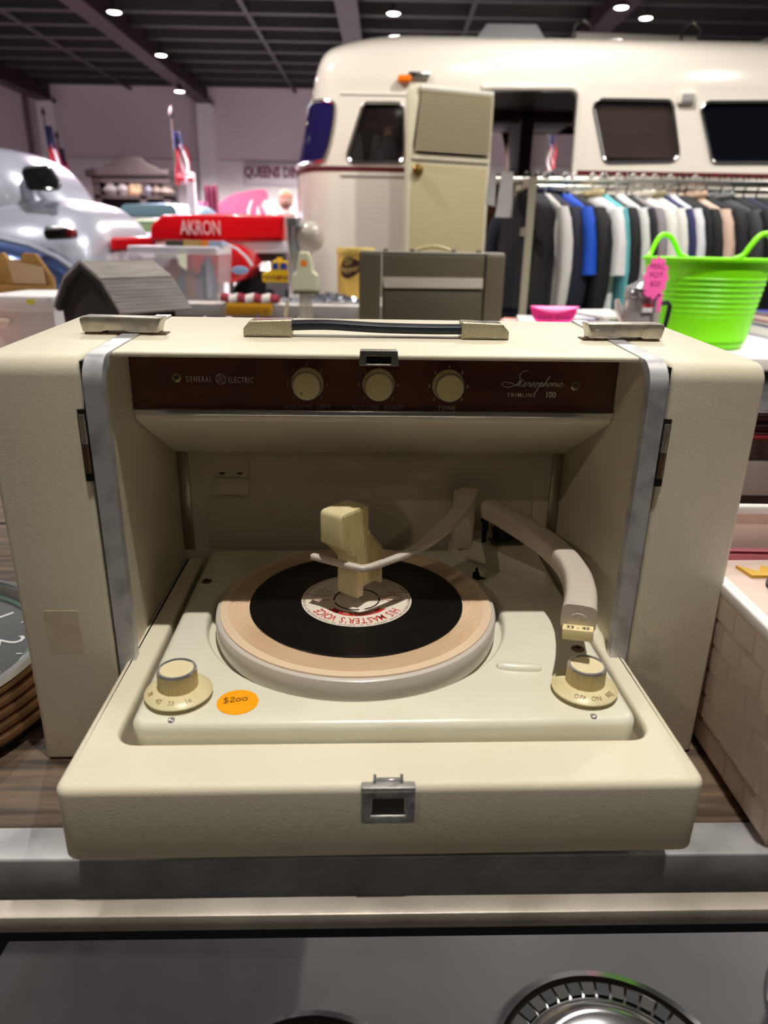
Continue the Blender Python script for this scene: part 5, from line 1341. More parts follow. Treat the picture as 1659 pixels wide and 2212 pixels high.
# --- silver tinsel
b = MB(); rnd = random.Random(9)
a, c = P4(612, 632, 4.4), P4(790, 632, 4.4)
for k in range(1300):
    x = rnd.uniform(a.x, c.x); rr = 0.045*(0.6+0.4*math.sin(x*14)); an = rnd.uniform(0, PI); r2 = rr*math.sqrt(rnd.random())
    y_ = 4.36+0.05*math.cos(an)*rnd.uniform(0.2, 1.3); z_ = TBZ+0.004+abs(r2*math.sin(an))*1.2
    d = Vector((rnd.uniform(-1, 1), rnd.uniform(-1, 1), rnd.uniform(-1, 1))).normalized()*0.012; e = d.cross(Vector((rnd.uniform(-1, 1), rnd.uniform(-1, 1), 0.3))).normalized()*0.0035
    q_ = Vector((x, y_, max(z_, TBZ+0.015)))
    b.add([q_-d-e, q_+d-e, q_+d+e, q_-d+e], [(0, 1, 2, 3)])
tag(b.build('silver_tinsel', M('tinsel', (214, 218, 226), 0.18, 1.0), fix=False), 'heap of silver tinsel along the folding table', 'tinsel', kind='stuff')
# --- yellow tin
q = P4(768, 612, 4.66)
TN = thing('yellow_tin', 'tall yellow tin with brown emblem half behind the olive case', 'tin', (q.x, 4.70, TBZ))
tz_ = lambda y: at(768, y, 4.62).z-TBZ
ty_ = M('tin_yellow', (222, 184, 92), 0.35, coat=0.3)
MB().lathe([(0.0, 0.0), (0.115, 0.0), (0.115, tz_(556)), (0.118, tz_(555)), (0.118, tz_(552)), (0.115, tz_(551)), (0.115, tz_(546))], 48).build('tin_body', ty_, TN)
MB().lathe([(0.12, tz_(549)), (0.122, tz_(546)), (0.122, tz_(538)), (0.118, tz_(535)), (0.0, tz_(534))], 48).build('tin_lid', M('tin_lid_yellow', (232, 200, 110), 0.3, coat=0.3), TN)
def onc(a, z, r=0.1165): return Vector((r*math.sin(a), -r*math.cos(a), z))
def wrap(b, pts, r):       # flat outline wrapped on the cylinder
    tes = tessellate_polygon([[Vector((p[0], p[1], 0)) for p in pts]])
    b.add([onc(p[0], p[1], r) for p in pts], [list(t) for t in tes])
emb = [(0.62*math.cos(t)*(1+0.18*math.sin(2*t))-0.30, tz_(578)+0.062*math.sin(t)*(1+0.12*math.cos(3*t))) for t in [2*PI*k/28 for k in range(28)]]
b = MB(); ec = (-0.30, tz_(578)); ns = 6
b.add([onc(ec[0]+(p[0]-ec[0])*k/ns, ec[1]+(p[1]-ec[1])*k/ns, 0.1168) for k in range(1, ns+1) for p in emb]+[onc(ec[0], ec[1], 0.1168)],
      [(k*28+i, k*28+(i+1) % 28, (k+1)*28+(i+1) % 28, (k+1)*28+i) for k in range(ns-1) for i in range(28)]+[(ns*28, i, (i+1) % 28) for i in range(28)]); EM = b.build('brown_emblem', M('emblem_brown', (66, 30, 28), 0.5), TN)
for word, z_, sz in (('Dr', tz_(572), 0.055), ('Pepper', tz_(587), 0.05)):
    tb_ = MB().text(word, sz, Matrix.Identity(4), 0.0, 'CENTER', 0.85)
    tb_.v = [onc(-0.34+p.x/0.117, z_+p.y+p.x*0.15, 0.1180) for p in tb_.v]; tb_.build('emblem_lettering', M('emblem_gold', (222, 190, 110), 0.5), EM)
# --- globe lamp with chrome stem
q = P4(668, 512, 4.62)
GL_ = thing('globe_lamp', 'white glass globe lamp with chrome side column on the folding table', 'lamp', (q.x, 4.66, TBZ))
MB().lathe([(0.055, 0.0), (0.06, 0.01), (0.02, 0.02), (0.014, q.z-TBZ-0.09)], 24).build('lamp_base', chrome, GL_)
MB().lathe([(0.088*math.sin(t), q.z-TBZ-0.092*math.cos(t)) for t in [PI*k/16 for k in range(17)]], 32).build('globe', M('globe_white', (186, 176, 166), 0.2), GL_)
for dx in (-0.115, -0.072): MB().cyl((dx, -0.03, 0), (dx, -0.03, q.z-TBZ+0.09), 0.021, n=16).build('chrome_column', chrome, GL_)
MB().cyl((-0.094, -0.03, q.z-TBZ+0.06), (-0.094, -0.03, q.z-TBZ+0.105), 0.052, n=20).build('chrome_cap', chrome, GL_)
# --- cream drink mixer nearer, on the tub table
MY = 2.52
q = at(660, 640, MY)
MX = thing('drink_mixer', 'cream vintage drink mixer with orange price dot on a glass jar', 'mixer', (q.x, MY, TBZ))
mz = lambda y: at(660, y, MY).z-TBZ
mxm = M('mixer_cream', (222, 222, 192), 0.35, coat=0.2)
pf_ = rpoly([(-0.043, mz(629)), (0.045, mz(629)), (0.044, mz(594)), (0.028, mz(585)), (0.020, mz(552)), (0.012, mz(544)), (-0.014, mz(544)), (-0.020, mz(552)), (-0.026, mz(586)), (-0.040, mz(594))], [0.006, 0.006, 0.008, 0.004, 0.006, 0.004, 0.004, 0.006, 0.004, 0.008], 4)
MB().rprism(pf_, -0.03, 0.04, 0.008, 0.008, XZ).build('motor_housing', mxm, MX)
MB().rprism(rpoly([(-0.041, -0.028), (0.043, -0.028), (0.043, 0.038), (-0.041, 0.038)], 0.01, 4), mz(633), mz(629)+0.001, 0, 0).build('base_band', M('mixer_olive', (86, 84, 50), 0.5), MX)
MB().prism(circ(0.0, mz(568), 0.011, 20), -0.0315, -0.029, XZ).build('price_dot', M('dot_orange', (255, 140, 20), 0.6), MX)
MB().lathe([(0.026, 0.0), (0.030, 0.004), (0.024, 0.03), (0.0225, mz(640)), (0.026, mz(634))], 24).build('glass_jar', M('jar_glass', (196, 190, 176), 0.08, alpha=0.6, spec=0.8), MX)
MB().cyl((0, 0, mz(642)), (0, 0, mz(632)), 0.018, n=16).build('drive_collar', chrome, MX)
MB().tube(catmull([(-0.02, 0.02, 0.0), (-0.06, 0.03, 0.03), (-0.075, 0.02, 0.10), (-0.06, 0.01, 0.14), (-0.09, 0.0, 0.02), (-0.16, 0.03, 0.006)], 6), 0.004, 6).build('mains_cord', M('cord_cream', (200, 190, 160), 0.6), MX)
# --- olive suitcase
OY = 2.55
a, c = at(776, 548, OY), at(1092, 548, OY)
OC = thing('olive_case', 'dark olive hard case with pale stripe standing behind the record player', 'case', ((a.x+c.x)/2, OY+0.08, TBZ))
hw_ = (c.x-a.x)/2; hh = at(930, 546, OY).z-TBZ
oz_ = lambda y: at(930, y, OY).z-TBZ
ox_ = lambda x: at(x, 600, OY).x-OC.location.x
olv = M('olive_vinyl', (80, 72, 56), 0.6, bump=('noise', 300, 0.2)); olt = M('case_top_grey', (146, 142, 132), 0.5)
for x0, x1 in ((-hw_, ox_(822)), (ox_(1048), hw_)):
    MB().rprism(rpoly([(-0.085, 0), (0.08, 0), (0.08, hh), (-0.085, hh)], [0.004, 0.004, 0.012, 0.012], 4), x0, x1, 0.004, 0.004, YZ).build('end_section', olv, OC)
MB().rprism(rpoly([(-0.078, 0), (0.075, 0), (0.075, hh-0.003), (-0.078, hh-0.003)], [0.004, 0.004, 0.01, 0.01], 4), ox_(825), ox_(1045), 0, 0, YZ).build('middle_section', olv, OC)
MB().box((ox_(830), -0.084, oz_(694)), (ox_(1040), -0.076, oz_(628)), 0.003).build('front_panel', M('olive_panel', (70, 64, 50), 0.65), OC)
MB().prism([(ox_(826), oz_(600)), (ox_(1043), oz_(599)), (ox_(1043), oz_(621)), (ox_(830), oz_(623))], -0.090, -0.078, XZ).build('pale_stripe', M('stripe_grey', (176, 168, 158), 0.45), OC)
MB().box((-hw_+0.004, -0.079, hh-0.004), (hw_-0.004, 0.07, hh+0.003), 0.003).build('top_edge', olt, OC)
MB().tube(catmull([(ox_(898), -0.01, hh), (ox_(905), -0.01, hh+0.010), (ox_(938), -0.01, hh+0.020), (ox_(968), -0.01, hh+0.010), (ox_(976), -0.01, hh)], 5), 0.006, 8).build('carry_handle', M('handle_tan', (172, 158, 112), 0.5), OC)
for x in (832, 890, 980, 1036): MB().box((ox_(x)-0.008, -0.03, hh), (ox_(x)+0.008, 0.01, hh+0.010), 0.003).build('case_catch', M('catch_dark', (60, 56, 46), 0.4, 0.7), OC)
# --- percolator with scalloped pink sign
VY = 2.46
q = at(1382, 690, VY); pz = lambda y: at(1382, y, VY).z-TBZ
PR = thing('percolator', 'aluminium coffee percolator with black handle left of the green tub', 'percolator', (q.x, VY, TBZ))
dull = M('dull_aluminium', (196, 188, 188), 0.3, 0.6)
MB().lathe([(0.0, 0.0), (0.066, 0.0), (0.070, 0.005), (0.058, pz(650)), (0.057, pz(640))], 40).build('pot_body', dull, PR)
MB().lathe([(0.061, pz(642)), (0.062, pz(634)), (0.056, pz(626)), (0.062, pz(625)), (0.060, pz(621)), (0.03, pz(610)), (0.02, pz(604)), (0.014, pz(600))], 40).build('pot_lid', chrome, PR)
MB().lathe([(0.014, pz(602)), (0.016, pz(596)), (0.012, pz(589)), (0.0, pz(587))], 24).build('lid_knob', M('knob_clear', (200, 190, 190), 0.1, alpha=0.6), PR)
MB().tube([(0.056, 0.0, pz(655)), (0.083, -0.005, pz(652)), (0.092, -0.006, pz(660)), (0.088, -0.006, pz(690)), (0.083, -0.005, pz(712)), (0.062, 0.0, pz(714))], 0.008, 8).build('pot_handle', blackpl, PR)
MB().tube([(-0.055, 0, pz(690)), (-0.075, 0, pz(668)), (-0.085, 0, pz(648))], [0.016, 0.012, 0.008], 10).build('spout', dull, PR)
lbl = MB().box((-0.018, -0.067, pz(672)), (0.014, -0.062, pz(654)), 0.001).build('pot_sticker', M('sticker_white', (220, 216, 216), 0.5), PR)
MB().box((-0.018, -0.068, pz(660)), (0.014, -0.066, pz(654))).build('sticker_band', M('sticker_red', (190, 40, 50), 0.5), lbl)
# pink scalloped sign
q0 = at(1412, 600, VY-0.06)
pts = []
for k in range(48):
    t = 2*PI*k/48; r_ = 1+0.09*math.cos(12*t)
    pts.append((q0.x+0.037*r_*math.cos(t), q0.z+0.062*r_*math.sin(t)))
pk = M('hot_pink', (246, 96, 170), 0.6)
PS = tag(MB().prism(pts, VY-0.082, VY-0.079, XZ).build('scalloped_sign', pk), 'pink scalloped price sign held above the percolator', 'sign')
MB().prism([(q0.x+0.012, q0.z-0.05), (q0.x+0.030, q0.z-0.045), (q0.x+0.028, q0.z-0.105), (q0.x+0.018, q0.z-0.105)], VY-0.082, VY-0.079, XZ).build('sign_tail', pk, PS)
b = MB()
for k, t in enumerate(('PERC', 'POT', '$20')): b.text(t, 0.022, T((q0.x, VY-0.0825, q0.z+0.028-0.026*k)) @ R(90, 'X'), 0.0003)
b.build('sign_writing', M('sign_ink', (150, 40, 100), 0.7), PS)
# --- green tub
GY = 2.66
cb, ct_ = at(1529, 556, GY), at(1529, 556, GY)
GT = thing('green_tub', 'lime green flexible tub with two handles on the folding table', 'tub', (cb.x, GY, TBZ), 0)
gz = ct_.z-TBZ; r0 = 0.160; r1 = 0.208
grn = M('lime_green', (126, 226, 14), 0.42, spec=0.35)
prof = [(0.0, 0.0), (r0-0.012, 0.0), (r0, 0.01)]
N = 16
for k in range(N):
    t0, t1 = k/N, (k+0.8)/N
    if k < 13: prof += [(r0+(r1-r0)*t0+0.0, 0.01+(gz-0.02)*t0), (r0+(r1-r0)*t1+0.0038, 0.01+(gz-0.02)*t1), (r0+(r1-r0)*(t1+0.02)+0.0008, 0.01+(gz-0.02)*(t1+0.012))]
prof += [(r1, gz-0.012), (r1+0.012, gz-0.010), (r1+0.013, gz-0.002), (r1+0.006, gz), (r1-0.004, gz-0.004), (r0+0.01, 0.03), (0.0, 0.006)]
MB().lathe(prof, 72).build('tub_wall', grn, GT)
for an in (116, 297):
    a = math.radians(an); cx2, cy2 = (r1+0.004)*math.cos(a), (r1+0.004)*math.sin(a)
    tx, tyy = -math.sin(a), math.cos(a)
    if tx < 0: tx, tyy = -tx, -tyy
    pp = [(-0.105, -0.004), (-0.075, 0.008), (-0.056, 0.035), (-0.030, 0.066), (0.0, 0.076), (0.030, 0.066), (0.056, 0.035), (0.075, 0.008), (0.105, -0.004)]
    pts = []
    for s_, h in pp:
        th2 = s_/r1
        aa = a+th2*(1 if (-math.sin(a)*tx+math.cos(a)*tyy) > 0 else -1)
        pts.append(((r1+0.003)*math.cos(aa), (r1+0.003)*math.sin(aa), gz+h))
    MB().tube(catmull(pts, 5), 0.009, 10, ab=(0.008, 0.009)).build('tub_handle', grn, GT)
# --- magazines, pink note, books on the tub table
a, c = at(1092, 690, 2.72), at(1345, 690, 2.72)
mags = [((222, 120, 90), 'salmon'), ((214, 208, 210), 'pale grey'), ((110, 110, 180), 'blue violet'), ((204, 206, 214), 'silvery'), ((226, 220, 214), 'cream')]
nm = len(mags)
for k, (rgb, nme) in enumerate(mags):
    x0 = a.x+(c.x-a.x)*k/nm*0.86
    MG = thing('magazine', nme+' covered magazine on the pile behind the pink note', 'magazine', (x0+0.09, 2.80+0.02*(k % 2), TBZ+0.052+0.010*k), 0.15*(k-2), 'magazines on the tub table')
    MB().box((-0.10, -0.14, 0), (0.10, 0.14, 0.006), 0.001).build('pages', M('pages_white', (226, 222, 220), 0.7), MG)
    MB().box((-0.101, -0.141, 0.006), (0.101, 0.141, 0.0072)).build('cover', M('mag_%d' % k, rgb, 0.3, var=(14, (232, 228, 232), 0.45, 0.6)), MG)
tag(MB().box((a.x-0.01, 2.66, TBZ), (c.x+0.06, 2.96, TBZ+0.051), 0.004).build('magazine_pile', M('pages_white')), 'thick white paper pile under the magazines', 'paper')
q0, q1 = at(1146, 660, 2.60), at(1244, 704, 2.60)
cxn = (q0.x+q1.x)/2; hwn = (q1.x-q0.x)/2
pts = [(cxn-hwn, q0.z), (cxn+hwn, q0.z)]+[(cxn+hwn*math.cos(t)*0.97, q0.z-0.075*abs(math.sin(t))**0.8) for t in [PI*k/14 for k in range(1, 14)]]
hot = M('neon_pink', (255, 60, 160), 0.55)
PN = tag(MB().prism(pts, 2.595, 2.598, XZ).build('pink_note', hot), 'bright pink curled paper note with handwriting on the magazines', 'note')
b = MB()
def curl(u, v): return (cxn-hwn+2*hwn*u, 2.592-0.02*math.sin(v*PI), q0.z-0.022*v*math.sin(PI*u)-0.001)
b.grid(curl, 14, 6); b.build('curled_top', M('note_pale_pink', (255, 130, 200), 0.5), PN)
b = MB().text('COMIC  BOOK', 0.017, T((cxn, 2.5945, q0.z-0.045)) @ R(90, 'X'), 0.0002); b.text('$2', 0.02, T((cxn-0.01, 2.5945, q0.z-0.066)) @ R(90, 'X'), 0.0002); b.build('note_writing', M('sign_ink'), PN)
for k, (rgb, nme, z0, z1) in enumerate((((70, 70, 190), 'bright blue', 0.0, 0.045), ((44, 42, 90), 'navy', 0.047, 0.062), ((240, 90, 130), 'coral pink', 0.064, 0.086), ((60, 56, 150), 'violet blue', 0.088, 0.1))):
    q0 = at(1618, 730, 2.98)
    BKS = thing('book', nme+' book in the stack right of the green tub', 'book', (q0.x+0.18, 2.97, TBZ+z0), 0.05*k, 'books right of the tub')
    MB().box((-0.14, -0.10, 0.002), (0.14, 0.10, z1-z0-0.002)).build('page_block', M('pages_white'), BKS)
    MB().box((-0.145, -0.105, 0), (0.145, -0.100, z1-z0), 0.001).build('spine', M('book_%d' % k, rgb, 0.4), BKS)
    for zz_ in (0.0, z1-z0-0.002): MB().box((-0.145, -0.105, zz_), (0.145, 0.105, zz_+0.002)).build('board', M('book_%d' % k), BKS)
# ================================================================ cars and things along the far wall
silver = M('silver_paint', (182, 187, 202), 0.28, 0.3, coat=0.6)
blue_fen = M('fender_blue', (96, 118, 176), 0.2, 0.4, coat=0.6)  # blue-lilac tone used on the rear fender alone
cg = M('car_glass', (20, 20, 24), 0.05, spec=0.8)
def carshell(prof, yc, hw, zb, n=22, ex=0.55):
    """prof: list of (x, top z, width factor); rounded sections down to zb"""
    rings = []
    for x, zt, kf in prof:
        r_ = []
        for k in range(n+1):
            a = PI*k/n
            cy = math.copysign(abs(math.cos(a))**ex, math.cos(a)); sz = abs(math.sin(a))**ex
            r_.append((x, yc-cy*hw*kf, zb+(zt-zb)*sz))
        rings.append(r_)
    b = MB(); m = n+1
    b.add([p for r_ in rings for p in r_], [(i*m+k, i*m+k+1, (i+1)*m+k+1, (i+1)*m+k) for i in range(len(rings)-1) for k in range(m-1)])
    return b
SY = 5.9
SCAR = thing('silver_car', 'silver streamlined vintage car with dark side window at the left edge', 'car', (0, 0, 0))
s5 = lambda x, y, Y=SY: (at(x, y, Y).x, at(x, y, Y).z)
def pr(lst, Y=SY): return [(s5(x, y, Y)[0], s5(x, y, Y)[1]) for x, y in lst]
xe = s5(262, 560, 5.4)[0]
low = pr([(-420, 440), (-200, 430), (0, 428), (90, 425), (150, 428), (190, 440), (222, 462), (244, 490), (256, 520), (262, 560)], 5.6)
wf = [0.9, 0.97, 1, 1, 0.99, 0.96, 0.9, 0.8, 0.66, 0.3]
carshell([(x, z, w_) for (x, z), w_ in zip(low, wf)], SY, 0.84, 0.45, ex=0.5).build('lower_body', silver, SCAR, ang=70)
top = pr([(-330, 410), (-240, 345), (-120, 318), (0, 318), (40, 326), (80, 345), (108, 372), (130, 402), (150, 432)], 5.7)
wf = [0.75, 0.95, 1, 1, 0.98, 0.93, 0.86, 0.78, 0.66]
carshell([(x, z, w_) for (x, z), w_ in zip(top, wf)], SY, 0.66, 0.9, ex=0.55).build('cabin_roof', silver, SCAR, ang=70)
def plate(lst, Y, th, mat, name, parent, r=0.04, tilt=0.0):
    pts = rpoly([(at(x, y, Y).x, at(x, y, Y).z) for x, y in lst], r, 4)
    b = MB().rprism(pts, Y-th, Y+th, 0.0, min(th*0.8, 0.01), XZ)
    if tilt:
        zm = min(p[1] for p in pts)
        b.v = [Vector((p.x, p.y+(p.z-zm)*tilt, p.z)) for p in b.v]
    return b.build(name, mat, parent)
wn_ = plate([(34, 362), (92, 357), (138, 412), (64, 412)], 5.2, 0.02, cg, 'side_window', SCAR, 0.03, 0.5)
plate([(30, 357), (94, 352), (142, 413), (60, 412)], 5.285, 0.02, M('window_surround', (150, 156, 170), 0.2, 0.8), 'window_surround', wn_, 0.04, 0.5)
tlm = plate([(98, 494), (160, 490), (162, 516), (104, 519)], 5.04, 0.05, M('lamp_chrome_dark', (92, 84, 86), 0.25, 0.8), 'tail_lamp', SCAR, 0.03)
plate([(146, 494), (160, 493), (160, 513), (148, 515)], 5.0, 0.03, M('lamp_red', (110, 24, 34), 0.2), 'lamp_lens', tlm, 0.02)
plate([(98, 488), (134, 488), (134, 496), (98, 497)], 4.98, 0.02, chrome, 'lamp_trim', tlm, 0.012)
fen = pr([(-330, 600), (-200, 545), (-80, 520), (0, 519), (60, 533), (120, 560), (165, 592), (190, 625)], 4.95)
carshell([(x, z, w_) for (x, z), w_ in zip(fen, [0.6, 0.9, 1, 1, 0.95, 0.85, 0.7, 0.45])], 5.2, 0.30, 0.35, ex=0.6).build('rear_fender', blue_fen, SCAR, ang=70)
MB().tube([(x, 4.98+0.0, z+0.01) for x, z in fen], 0.02, 8).build('fender_edge', silver, SCAR)
MB().lathe([(0, -0.1), (0.3, -0.1), (0.34, -0.06), (0.34, 0.1), (0, 0.1)], 28, (s5(0, 600, 5.2)[0], 5.3, 0.34), 'y').build('wheel', M('tyre'), SCAR)
# --- blue and green saloon
BC = thing('blue_green_car', 'pale blue and green vintage saloon behind the silver car', 'car', (0, 0, 0))
CY = 8.6
c8 = lambda x, y, Y=CY: (at(x, y, Y).x, at(x, y, Y).z)
x0, x1 = c8(205, 470)[0], c8(402, 470)[0]
xm = (x0+x1)/2; zr_, zh = c8(300, 428)[1], c8(300, 484)[1]
def fc(name, mat, y0, y1, z0, z1, k0, k1, r=0.06):
    hw = (x1-x0)/2
    MB().loft([[(xm-hw*k0, y0, z0), (xm+hw*k0, y0, z0), (xm+hw*k0, y1, z0), (xm-hw*k0, y1, z0)], [(xm-hw*k0*0.99, y0+0.02, (z0+z1)/2), (xm+hw*k0*0.99, y0+0.02, (z0+z1)/2), (xm+hw*k0*0.99, y1, (z0+z1)/2), (xm-hw*k0*0.99, y1, (z0+z1)/2)], [(xm-hw*k1, y0+0.1, z1), (xm+hw*k1, y0+0.1, z1), (xm+hw*k1, y1-0.1, z1), (xm-hw*k1, y1-0.1, z1)]]).build(name, mat, BC, ang=50)
grp = M('pale_green_paint', (124, 148, 100), 0.25, coat=0.5); blp = M('sky_blue_paint', (96, 128, 148), 0.25, coat=0.5)
fc('hood', grp, CY-0.5, CY+1.0, 0.35, zh, 1.0, 0.96)
carshell([(xm-0.52, zh+0.02, 0.6), (xm-0.50, zr_-0.06, 0.8), (xm-0.42, zr_-0.015, 0.95), (xm, zr_, 1.0), (xm+0.42, zr_-0.015, 0.95), (xm+0.50, zr_-0.06, 0.8), (xm+0.52, zh+0.02, 0.6)], CY+1.2, 0.75, zh-0.1, ex=0.6).build('cabin', blp, BC, ang=60)
plate([(246, 470), (384, 470), (372, 440), (262, 440)], CY+0.42, 0.02, M('teal_glass', (40, 56, 58), 0.05, spec=0.8), 'windscreen', BC, 0.08, 0.5)
plate([(236, 478), (392, 478), (392, 471), (236, 471)], CY+0.3, 0.03, chrome, 'screen_trim', BC, 0.02)
plate([(205, 512), (400, 512), (400, 503), (205, 503)], CY-0.55, 0.05, chrome, 'front_bumper', BC, 0.03)
# --- red racer body on a trailer
RYY = 5.35
RR = thing('red_race_car', 'red and white lettered race car body beside the motorhome nose', 'race car', (0, 0, 0))
redp = M('race_red', (206, 14, 26), 0.25, coat=0.5)
r5 = lambda x, y, Y=RYY: (at(x, y, Y).x, at(x, y, Y).z)
body = rpoly([r5(324, 523), r5(613, 520), r5(613, 466), r5(500, 462), r5(350, 464), r5(324, 487)], [0.02, 0.01, 0.01, 0.05, 0.04, 0.03], 4)
MB().rprism(body, RYY, RYY+0.7, 0.03, 0.02, XZ).build('upper_body', redp, RR)
MB().rprism(rpoly([r5(470, 548), r5(613, 548), r5(613, 519), r5(440, 519)], 0.02, 3), RYY+0.02, RYY+0.68, 0, 0.01, XZ).build('white_side', M('race_white', (206, 206, 216), 0.35), RR)
MB().rprism(rpoly([r5(470, 566), r5(613, 566), r5(613, 547), r5(470, 547)], 0.02, 3), RYY+0.06, RYY+0.6, 0, 0.01, XZ).build('shadow_strip', M('shadow_dark', (66, 62, 64), 0.5), RR)  # dark strip standing in for the shadow below the white side
q = r5(435, 507); MB().text('AKRON', 0.135, T((q[0], RYY-0.012, q[1])) @ R(90, 'X'), 0.004, 'CENTER', 0.62, 0.95, 0.0).build('white_lettering', M('letter_white', (226, 190, 196), 0.5), RR)
MB().rprism(rpoly([r5(228, 545), r5(330, 536), r5(330, 511), r5(232, 512)], 0.03, 3), RYY+0.05, RYY+0.65, 0, 0.02, XZ).build('tail_section', redp, RR)
ncy = RYY-0.45
n5 = lambda x, y: (at(x, y, ncy).x, at(x, y, ncy).z)
NC = MB().rprism(rpoly([n5(400, 612), n5(500, 612), n5(525, 604), n5(546, 575), n5(525, 545), n5(495, 527), n5(400, 522)], [0.01, 0.03, 0.05, 0.05, 0.06, 0.06, 0.01], 4), ncy, ncy+0.5, 0.04, 0.04, XZ).build('nose_cowl', redp, RR)
MB().rprism(circ(n5(518, 584)[0], n5(518, 584)[1], 0.055, 24, 0.026), ncy-0.008, ncy+0.02, 0, 0.004, XZ).build('blue_oval', M('oval_blue', (140, 170, 214), 0.4), NC)
MB().tube([(n5(x, y)[0], ncy+0.02, n5(x, y)[1]) for x, y in ((480, 525), (510, 538), (530, 556), (543, 574))], 0.012, 6).build('white_piping', M('race_white'), NC)
for x, y in ((560, 590), (350, 600)):
    q = r5(x, y); MB().lathe([(0, -0.1), (0.14, -0.1), (0.24, -0.08), (0.26, 0.0), (0.24, 0.1), (0, 0.1)], 28, (q[0], RYY+0.15, 0.62), 'y').build('wheel', M('tyre'), RR)
for x in (300, 590):
    q = r5(x, 560); MB().box((q[0]-0.04, RYY+0.1, 0.0), (q[0]+0.04, RYY+0.6, r5(x, 560)[1])).build('stand', legm, RR)
# --- carved cabinet with shelf clutter
FY = 13.6
f1 = lambda x, y, Y=FY: (at(x, y, Y).x, at(x, y, Y).z)
CB = thing('carved_cabinet', 'dark carved wooden cabinet with arched crest against the far wall', 'cabinet', (0, 0, 0))
dw_ = M('dark_oak', (26, 14, 10), 0.7, var=(6, (20, 11, 8), 0.4, 0.7))
x0, x1 = f1(208, 400)[0], f1(372, 400)[0]
zc0, zc1 = f1(290, 397)[1], f1(290, 368)[1]
MB().rprism([f1(195, 384), f1(195, 369), f1(232, 368), f1(238, 358), f1(252, 356), f1(262, 344), f1(275, 340), f1(304, 340), f1(316, 346), f1(326, 356), f1(340, 360), f1(352, 369), f1(374, 369), f1(372, 384)], FY-0.25, FY+0.25, 0.03, 0.03, XZ).build('crest', dw_, CB)
MB().box((x0, FY-0.2, zc0), (x1, FY+0.22, zc1)).build('cornice', dw_, CB)
MB().box((x0, FY+0.16, 0), (x1, FY+0.22, zc0)).build('back_board', dw_, CB)
for x in (x0, x1-0.12, (x0*0.36+x1*0.64)-0.05): MB().box((x, FY-0.18, 0), (x+0.12, FY+0.2, zc0)).build('post', dw_, CB)
zs_ = f1(290, 424)[1]
MB().box((x0, FY-0.18, zs_-0.05), (x1, FY+0.2, zs_)).build('shelf', dw_, CB)
MB().box((x0, FY-0.2, 0), (x1, FY+0.2, zs_-0.6)).build('lower_cupboard', dw_, CB)
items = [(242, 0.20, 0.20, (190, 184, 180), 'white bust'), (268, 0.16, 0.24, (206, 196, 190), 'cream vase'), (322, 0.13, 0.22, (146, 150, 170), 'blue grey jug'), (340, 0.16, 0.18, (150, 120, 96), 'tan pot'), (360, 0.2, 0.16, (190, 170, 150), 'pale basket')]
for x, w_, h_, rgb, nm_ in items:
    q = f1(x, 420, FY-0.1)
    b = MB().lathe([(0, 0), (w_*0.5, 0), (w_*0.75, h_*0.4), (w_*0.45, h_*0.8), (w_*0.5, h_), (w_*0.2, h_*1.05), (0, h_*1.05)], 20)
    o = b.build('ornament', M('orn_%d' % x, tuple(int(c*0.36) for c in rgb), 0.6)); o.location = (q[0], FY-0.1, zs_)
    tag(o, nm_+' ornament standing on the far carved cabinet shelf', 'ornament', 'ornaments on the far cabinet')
q = f1(297, 415, FY-0.12)
MC = thing('mantel_clock', 'small square framed clock on the far carved cabinet', 'clock', (q[0], FY-0.12, zs_))
MB().rprism(rpoly([(-0.14, 0), (0.14, 0), (0.14, 0.27), (-0.14, 0.27)], 0.02, 3), -0.05, 0.05, 0, 0.01, XZ).build('clock_frame', M('clock_brown', (92, 66, 44), 0.5), MC)
MB().rprism(rpoly([(-0.1, 0.04), (0.1, 0.04), (0.1, 0.23), (-0.1, 0.23)], 0.03, 3), -0.06, -0.045, 0, 0.003, XZ).build('clock_face', M('clock_cream', (110, 98, 74), 0.5), MC)
MB().box((-0.006, -0.064, 0.13), (0.006, -0.058, 0.2)).build('clock_hand', dark, MC); MB().box((0, -0.064, 0.126), (0.05, -0.058, 0.138)).build('clock_hand', dark, MC)
